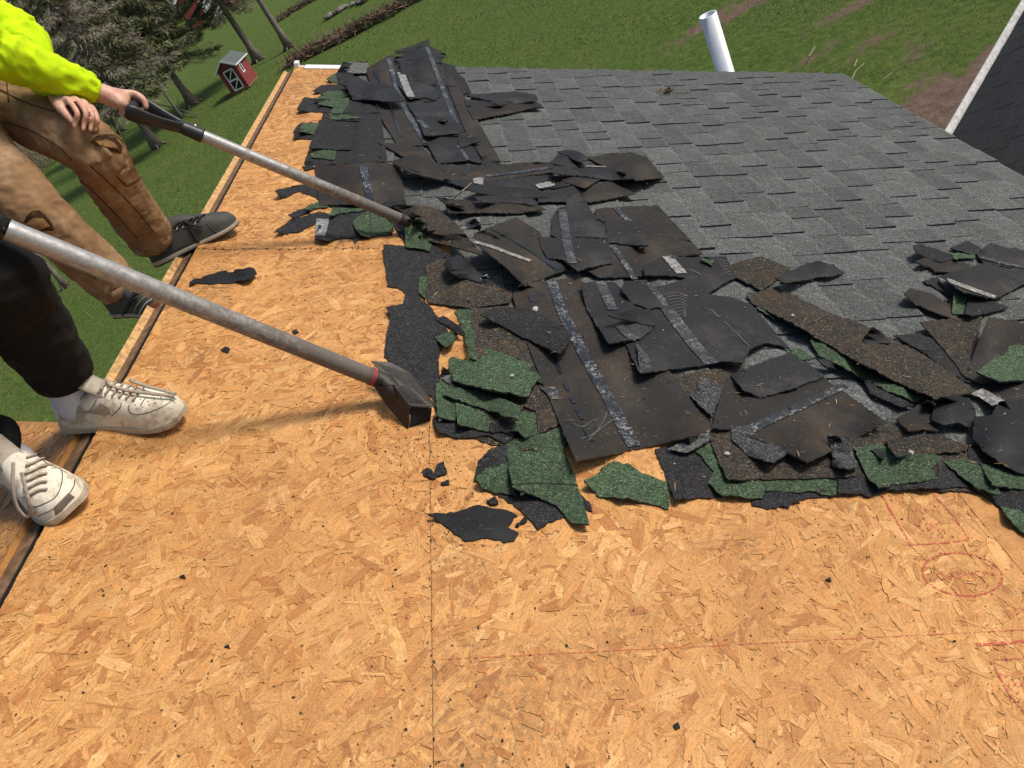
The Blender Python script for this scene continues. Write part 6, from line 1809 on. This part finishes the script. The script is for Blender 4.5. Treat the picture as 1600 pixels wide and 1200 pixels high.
# ---------------------------------------------------------------- far barn and woods
bb = on_ground(283, 17)
bb = CAM + (bb - CAM) * .55; bb[2] = 0
barn = empty('red_barn', bb); tag(barn, 'far red barn with white trimmed gable at the top of the picture', 'barn')
bx = unit(np.array([1.0, .35, 0])); by = np.array([-bx[1], bx[0], 0])
def Bx(a, b_, c): return bb + bx * a + by * b_ + ez * c
b = MB(); b.slab([Bx(0, 0, 0), Bx(8, 0, 0), Bx(8, 0, 4.2), Bx(4, 0, 7), Bx(0, 0, 4.2)], by * 12); b.build('wall', MAT['shed_red'], barn)
for s in (0, 1):
    x0 = -.5 if s == 0 else 8.5
    b = MB(); b.slab([Bx(x0, -.5, 3.9), Bx(x0, 12.5, 3.9), Bx(4, 12.5, 7.05), Bx(4, -.5, 7.05)], ez * .2); b.build('roof_slope', MAT['shed_roof'], barn)
    b = MB(); b.slab([Bx(x0, -.55, 3.7), Bx(x0, -.55, 4.1), Bx(4, -.55, 7.3), Bx(4, -.55, 6.9)], by * .1); b.build('gable_trim', MAT['white_paint'], barn)
b = MB(); b.box(Bx(2.8, -.06, 0), bx * 2.4, by * .05, ez * 2.8); b.build('door', MAT['white_paint'], barn)
# woods closing the view above the lawn on the left
n = 46000
r = np.random.default_rng(77)
ang = r.uniform(math.radians(-80), math.radians(12), n); dd = r.uniform(170, 300, n)
B = np.stack([np.sin(ang) * dd, np.cos(ang) * dd, np.zeros(n)], 1)
hgt = 22 * (0.7 + .3 * np.sin(ang * 23) * np.sin(ang * 7 + 1))
B[:, 2] = r.random(n) ** 1.2 * hgt
di = r.normal(0, .6, (n, 3)); di[:, 2] = np.abs(di[:, 2]) + .3
MAT['wood_far_a'] = plain('far_wood_grey', (0.14, 0.12, 0.105), 0.95, var=0.3, scale=0.2, bump=0)
MAT['wood_far_b'] = plain('far_wood_olive', (0.09, 0.088, 0.055), 0.95, var=0.3, scale=0.2, bump=0)
blades_mesh('distant_woods', B, r.uniform(2.5, 7, n), r.uniform(.4, 1.1, n), di, [MAT['wood_far_a'], MAT['wood_far_b']], r.choice(2, n, p=[.7, .3]), 'bare grey brown woods beyond the yard', 'woods')

# ---------------------------------------------------------------- white vent pipe beyond the far rake
pb = np.array([1.19, 5.50, 0.0])
pipe = empty('vent_pipe', pb); tag(pipe, 'white plastic vent pipe rising behind the far roof edge', 'pipe')
MAT['pvc'] = plain('white_pvc', (0.78, 0.79, 0.82), 0.35, var=0.05, scale=15, bump=0.1)
def pipe_part(name, z0, z1, ro, ri):
    V = []; F = []; k = 28
    for (z, rr_) in ((z0, ro), (z1, ro), (z1, ri), (z0, ri)):
        for j in range(k):
            a = 2 * math.pi * j / k
            V.append(pb + np.array([rr_ * math.cos(a), rr_ * math.sin(a), z]))
    for i in range(3):
        for j in range(k): F.append((i * k + j, i * k + (j + 1) % k, (i + 1) * k + (j + 1) % k, (i + 1) * k + j))
    o = mesh_obj(name, V, F, MAT['pvc'], pipe)
    o.data.polygons.foreach_set('use_smooth', np.array([not (k <= i < 2 * k) for i in range(len(F))]))
    return o
pipe_part('tube', 0.0, 4.765, .057, .050)

# ---------------------------------------------------------------- dark roof of the next wing with its white gutter
gA = pt(1490, 212, 1.0) - CAM; gA = CAM + gA * (3.05 - CAM[2]) / gA[2]
gd = unit(np.array([.986, 1.0, 0])); gu_ = unit(np.array([1.0, -1.0, 0.53])); gn = unit(np.cross(gd, gu_))
if gn[2] < 0: gn = -gn
wing = empty('wing_roof', gA); tag(wing, 'dark charcoal shingled roof of the next wing behind a white gutter', 'roof')
def Wp(a, c, h): return gA + gd * a + gu_ * c + gn * h
b = MB(); b.hexa([Wp(-1.6, .02, -.05), Wp(7, .02, -.05), Wp(7, 3.2, -.05), Wp(-1.6, 3.2, -.05), Wp(-1.6, .02, -.006), Wp(7, .02, -.006), Wp(7, 3.2, -.006), Wp(-1.6, 3.2, -.006)]); b.build('deck', MAT['wood_dark'], wing)
r_ = random.Random(3)
EX2 = .14
for i in range(20):
    a = -1.6 + r_.uniform(-.15, 0)
    while a < 4.6:
        w = r_.uniform(.22, .34)
        x, y, z = to_px(Wp(a + w / 2, i * EX2 + .07, 0))
        if z > 0 and 1380 < x < 2100 and -300 < y < 700 and (i * EX2 < 3.0):
            hh = r_.uniform(0, .004)
            c0, c1 = i * EX2, i * EX2 + EX2 + .03
            b = MB(); P4 = lambda aa, cc, h_: Wp(aa, cc, h_)
            b.hexa([P4(a, c0, .0), P4(a + w, c0, .0), P4(a + w, c1, .0), P4(a, c1, .0), P4(a, c0, .014 + hh), P4(a + w, c0, .014 + hh), P4(a + w, c1, .004), P4(a, c1, .004)])
            b.build('shingle', MAT['gran_charcoal'], wing)
        a += w + .006
b = MB()
prof = [(-.0, .02), (-.095, .015), (-.10, -.07), (-.01, -.075)]
b.hexa([Wp(-1.6, -.005, -.10), Wp(7, -.005, -.10), Wp(7, -.02, -.10), Wp(-1.6, -.02, -.10), Wp(-1.6, -.005, -.0), Wp(7, -.005, -.0), Wp(7, -.02, -.0), Wp(-1.6, -.02, -.0)])
b.hexa([Wp(-1.6, -.02, -.10), Wp(7, -.02, -.10), Wp(7, -.11, -.10), Wp(-1.6, -.11, -.10), Wp(-1.6, -.02, -.09), Wp(7, -.02, -.09), Wp(7, -.11, -.09), Wp(-1.6, -.11, -.09)])
b.hexa([Wp(-1.6, -.11, -.10), Wp(7, -.11, -.10), Wp(7, -.125, -.10), Wp(-1.6, -.125, -.10), Wp(-1.6, -.11, .0), Wp(7, -.11, .0), Wp(7, -.125, .0), Wp(-1.6, -.125, .0)])
MAT['gutter'] = plain('dirty_white_gutter', (0.62, 0.61, 0.59), 0.5, var=0.3, scale=25, bump=0.3)
b.build('gutter', MAT['gutter'], wing)
b = MB(); b.slab([Wp(-1.2, .25, -.06) * np.array([1, 1, 0]), Wp(7, .25, -.06) * np.array([1, 1, 0]), Wp(7, .25, -.06), Wp(-1.2, .25, -.06)], np.array([.07, -.07, 0])); b.build('wall', MAT['siding'], wing)

# ================================================================== small litter over heap and board
MAT['splinter'] = plain('wood_splinter', (0.55, 0.36, 0.17), 0.8, bump=0)
MAT['grit_dark'] = plain('dark_grit', (0.02, 0.018, 0.016), 0.8, bump=0)
MAT['needle_dry'] = plain('dry_needle', (0.32, 0.20, 0.09), 0.8, bump=0)
def scatter(name, n, seed, poly, mats, w, ln, label, cat, flat=True):
    r = np.random.default_rng(seed)
    xs = [q[0] for q in poly]; ys = [q[1] for q in poly]
    V = []; F = []; fm = []
    while len(F) < n * 2:
        x, y = r.uniform(min(xs), max(xs)), r.uniform(min(ys), max(ys))
        if not inside(x, y, poly): continue
        u, v = roof_uv(x, y, .03)
        h = bil(HMAP, u, v) + .0035
        c = on_roof(x, y, h)
        a = r.uniform(0, 6.28); L = r.uniform(*ln) / 2; W_ = r.uniform(*w) / 2
        d = SU * math.cos(a) + SV * math.sin(a) + SN * r.normal(0, .12); s = unit(np.cross(SN, d))
        b0 = len(V)
        V += [c - d * L, c - d * L * .2 + s * W_, c + d * L, c + d * L * .1 - s * W_, c + SN * W_ * 1.2]
        mi = int(r.integers(0, len(mats)))
        F += [(b0, b0 + 3, b0 + 2, b0 + 4), (b0, b0 + 4, b0 + 2, b0 + 1)]; fm += [mi, mi]
    o = mesh_obj(name, V, F, [MAT[m_] for m_ in mats], None, fm)
    tag(o, label, cat, kind='stuff')
    return o
HEAP = [(500, 120), (680, 90), (780, 250), (1010, 260), (1020, 330), (1140, 380), (1380, 480), (1600, 480), (1600, 740), (1300, 760), (920, 800), (700, 660), (620, 480), (640, 380), (500, 340)]
scatter('needle_litter', 230, 5, HEAP, ['splinter', 'needle_dry', 'needle_dry'], (.0012, .003), (.008, .035), 'dry needles and wood splinters scattered over the torn shingles', 'litter')
scatter('grit', 260, 6, HEAP, ['grit_dark', 'needle_dry', 'grit_dark'], (.002, .005), (.004, .011), 'loose grit and granule crumbs over the torn shingles', 'grit')
scatter('grit', 520, 7, [(0, 960), (450, 130), (520, 330), (600, 400), (620, 560), (700, 720), (1000, 830), (1600, 800), (1600, 1200), (0, 1200)], ['grit_dark', 'grit_dark', 'wood_old'], (.001, .003), (.0015, .008), 'fine black grit sprinkled over the bare wood', 'grit')
scatter('grit', 320, 8, [(560, 560), (700, 640), (760, 720), (760, 860), (660, 860), (560, 700)], ['grit_dark'], (.001, .0035), (.002, .009), 'black crumbs swept up below the near shovel blade', 'grit')
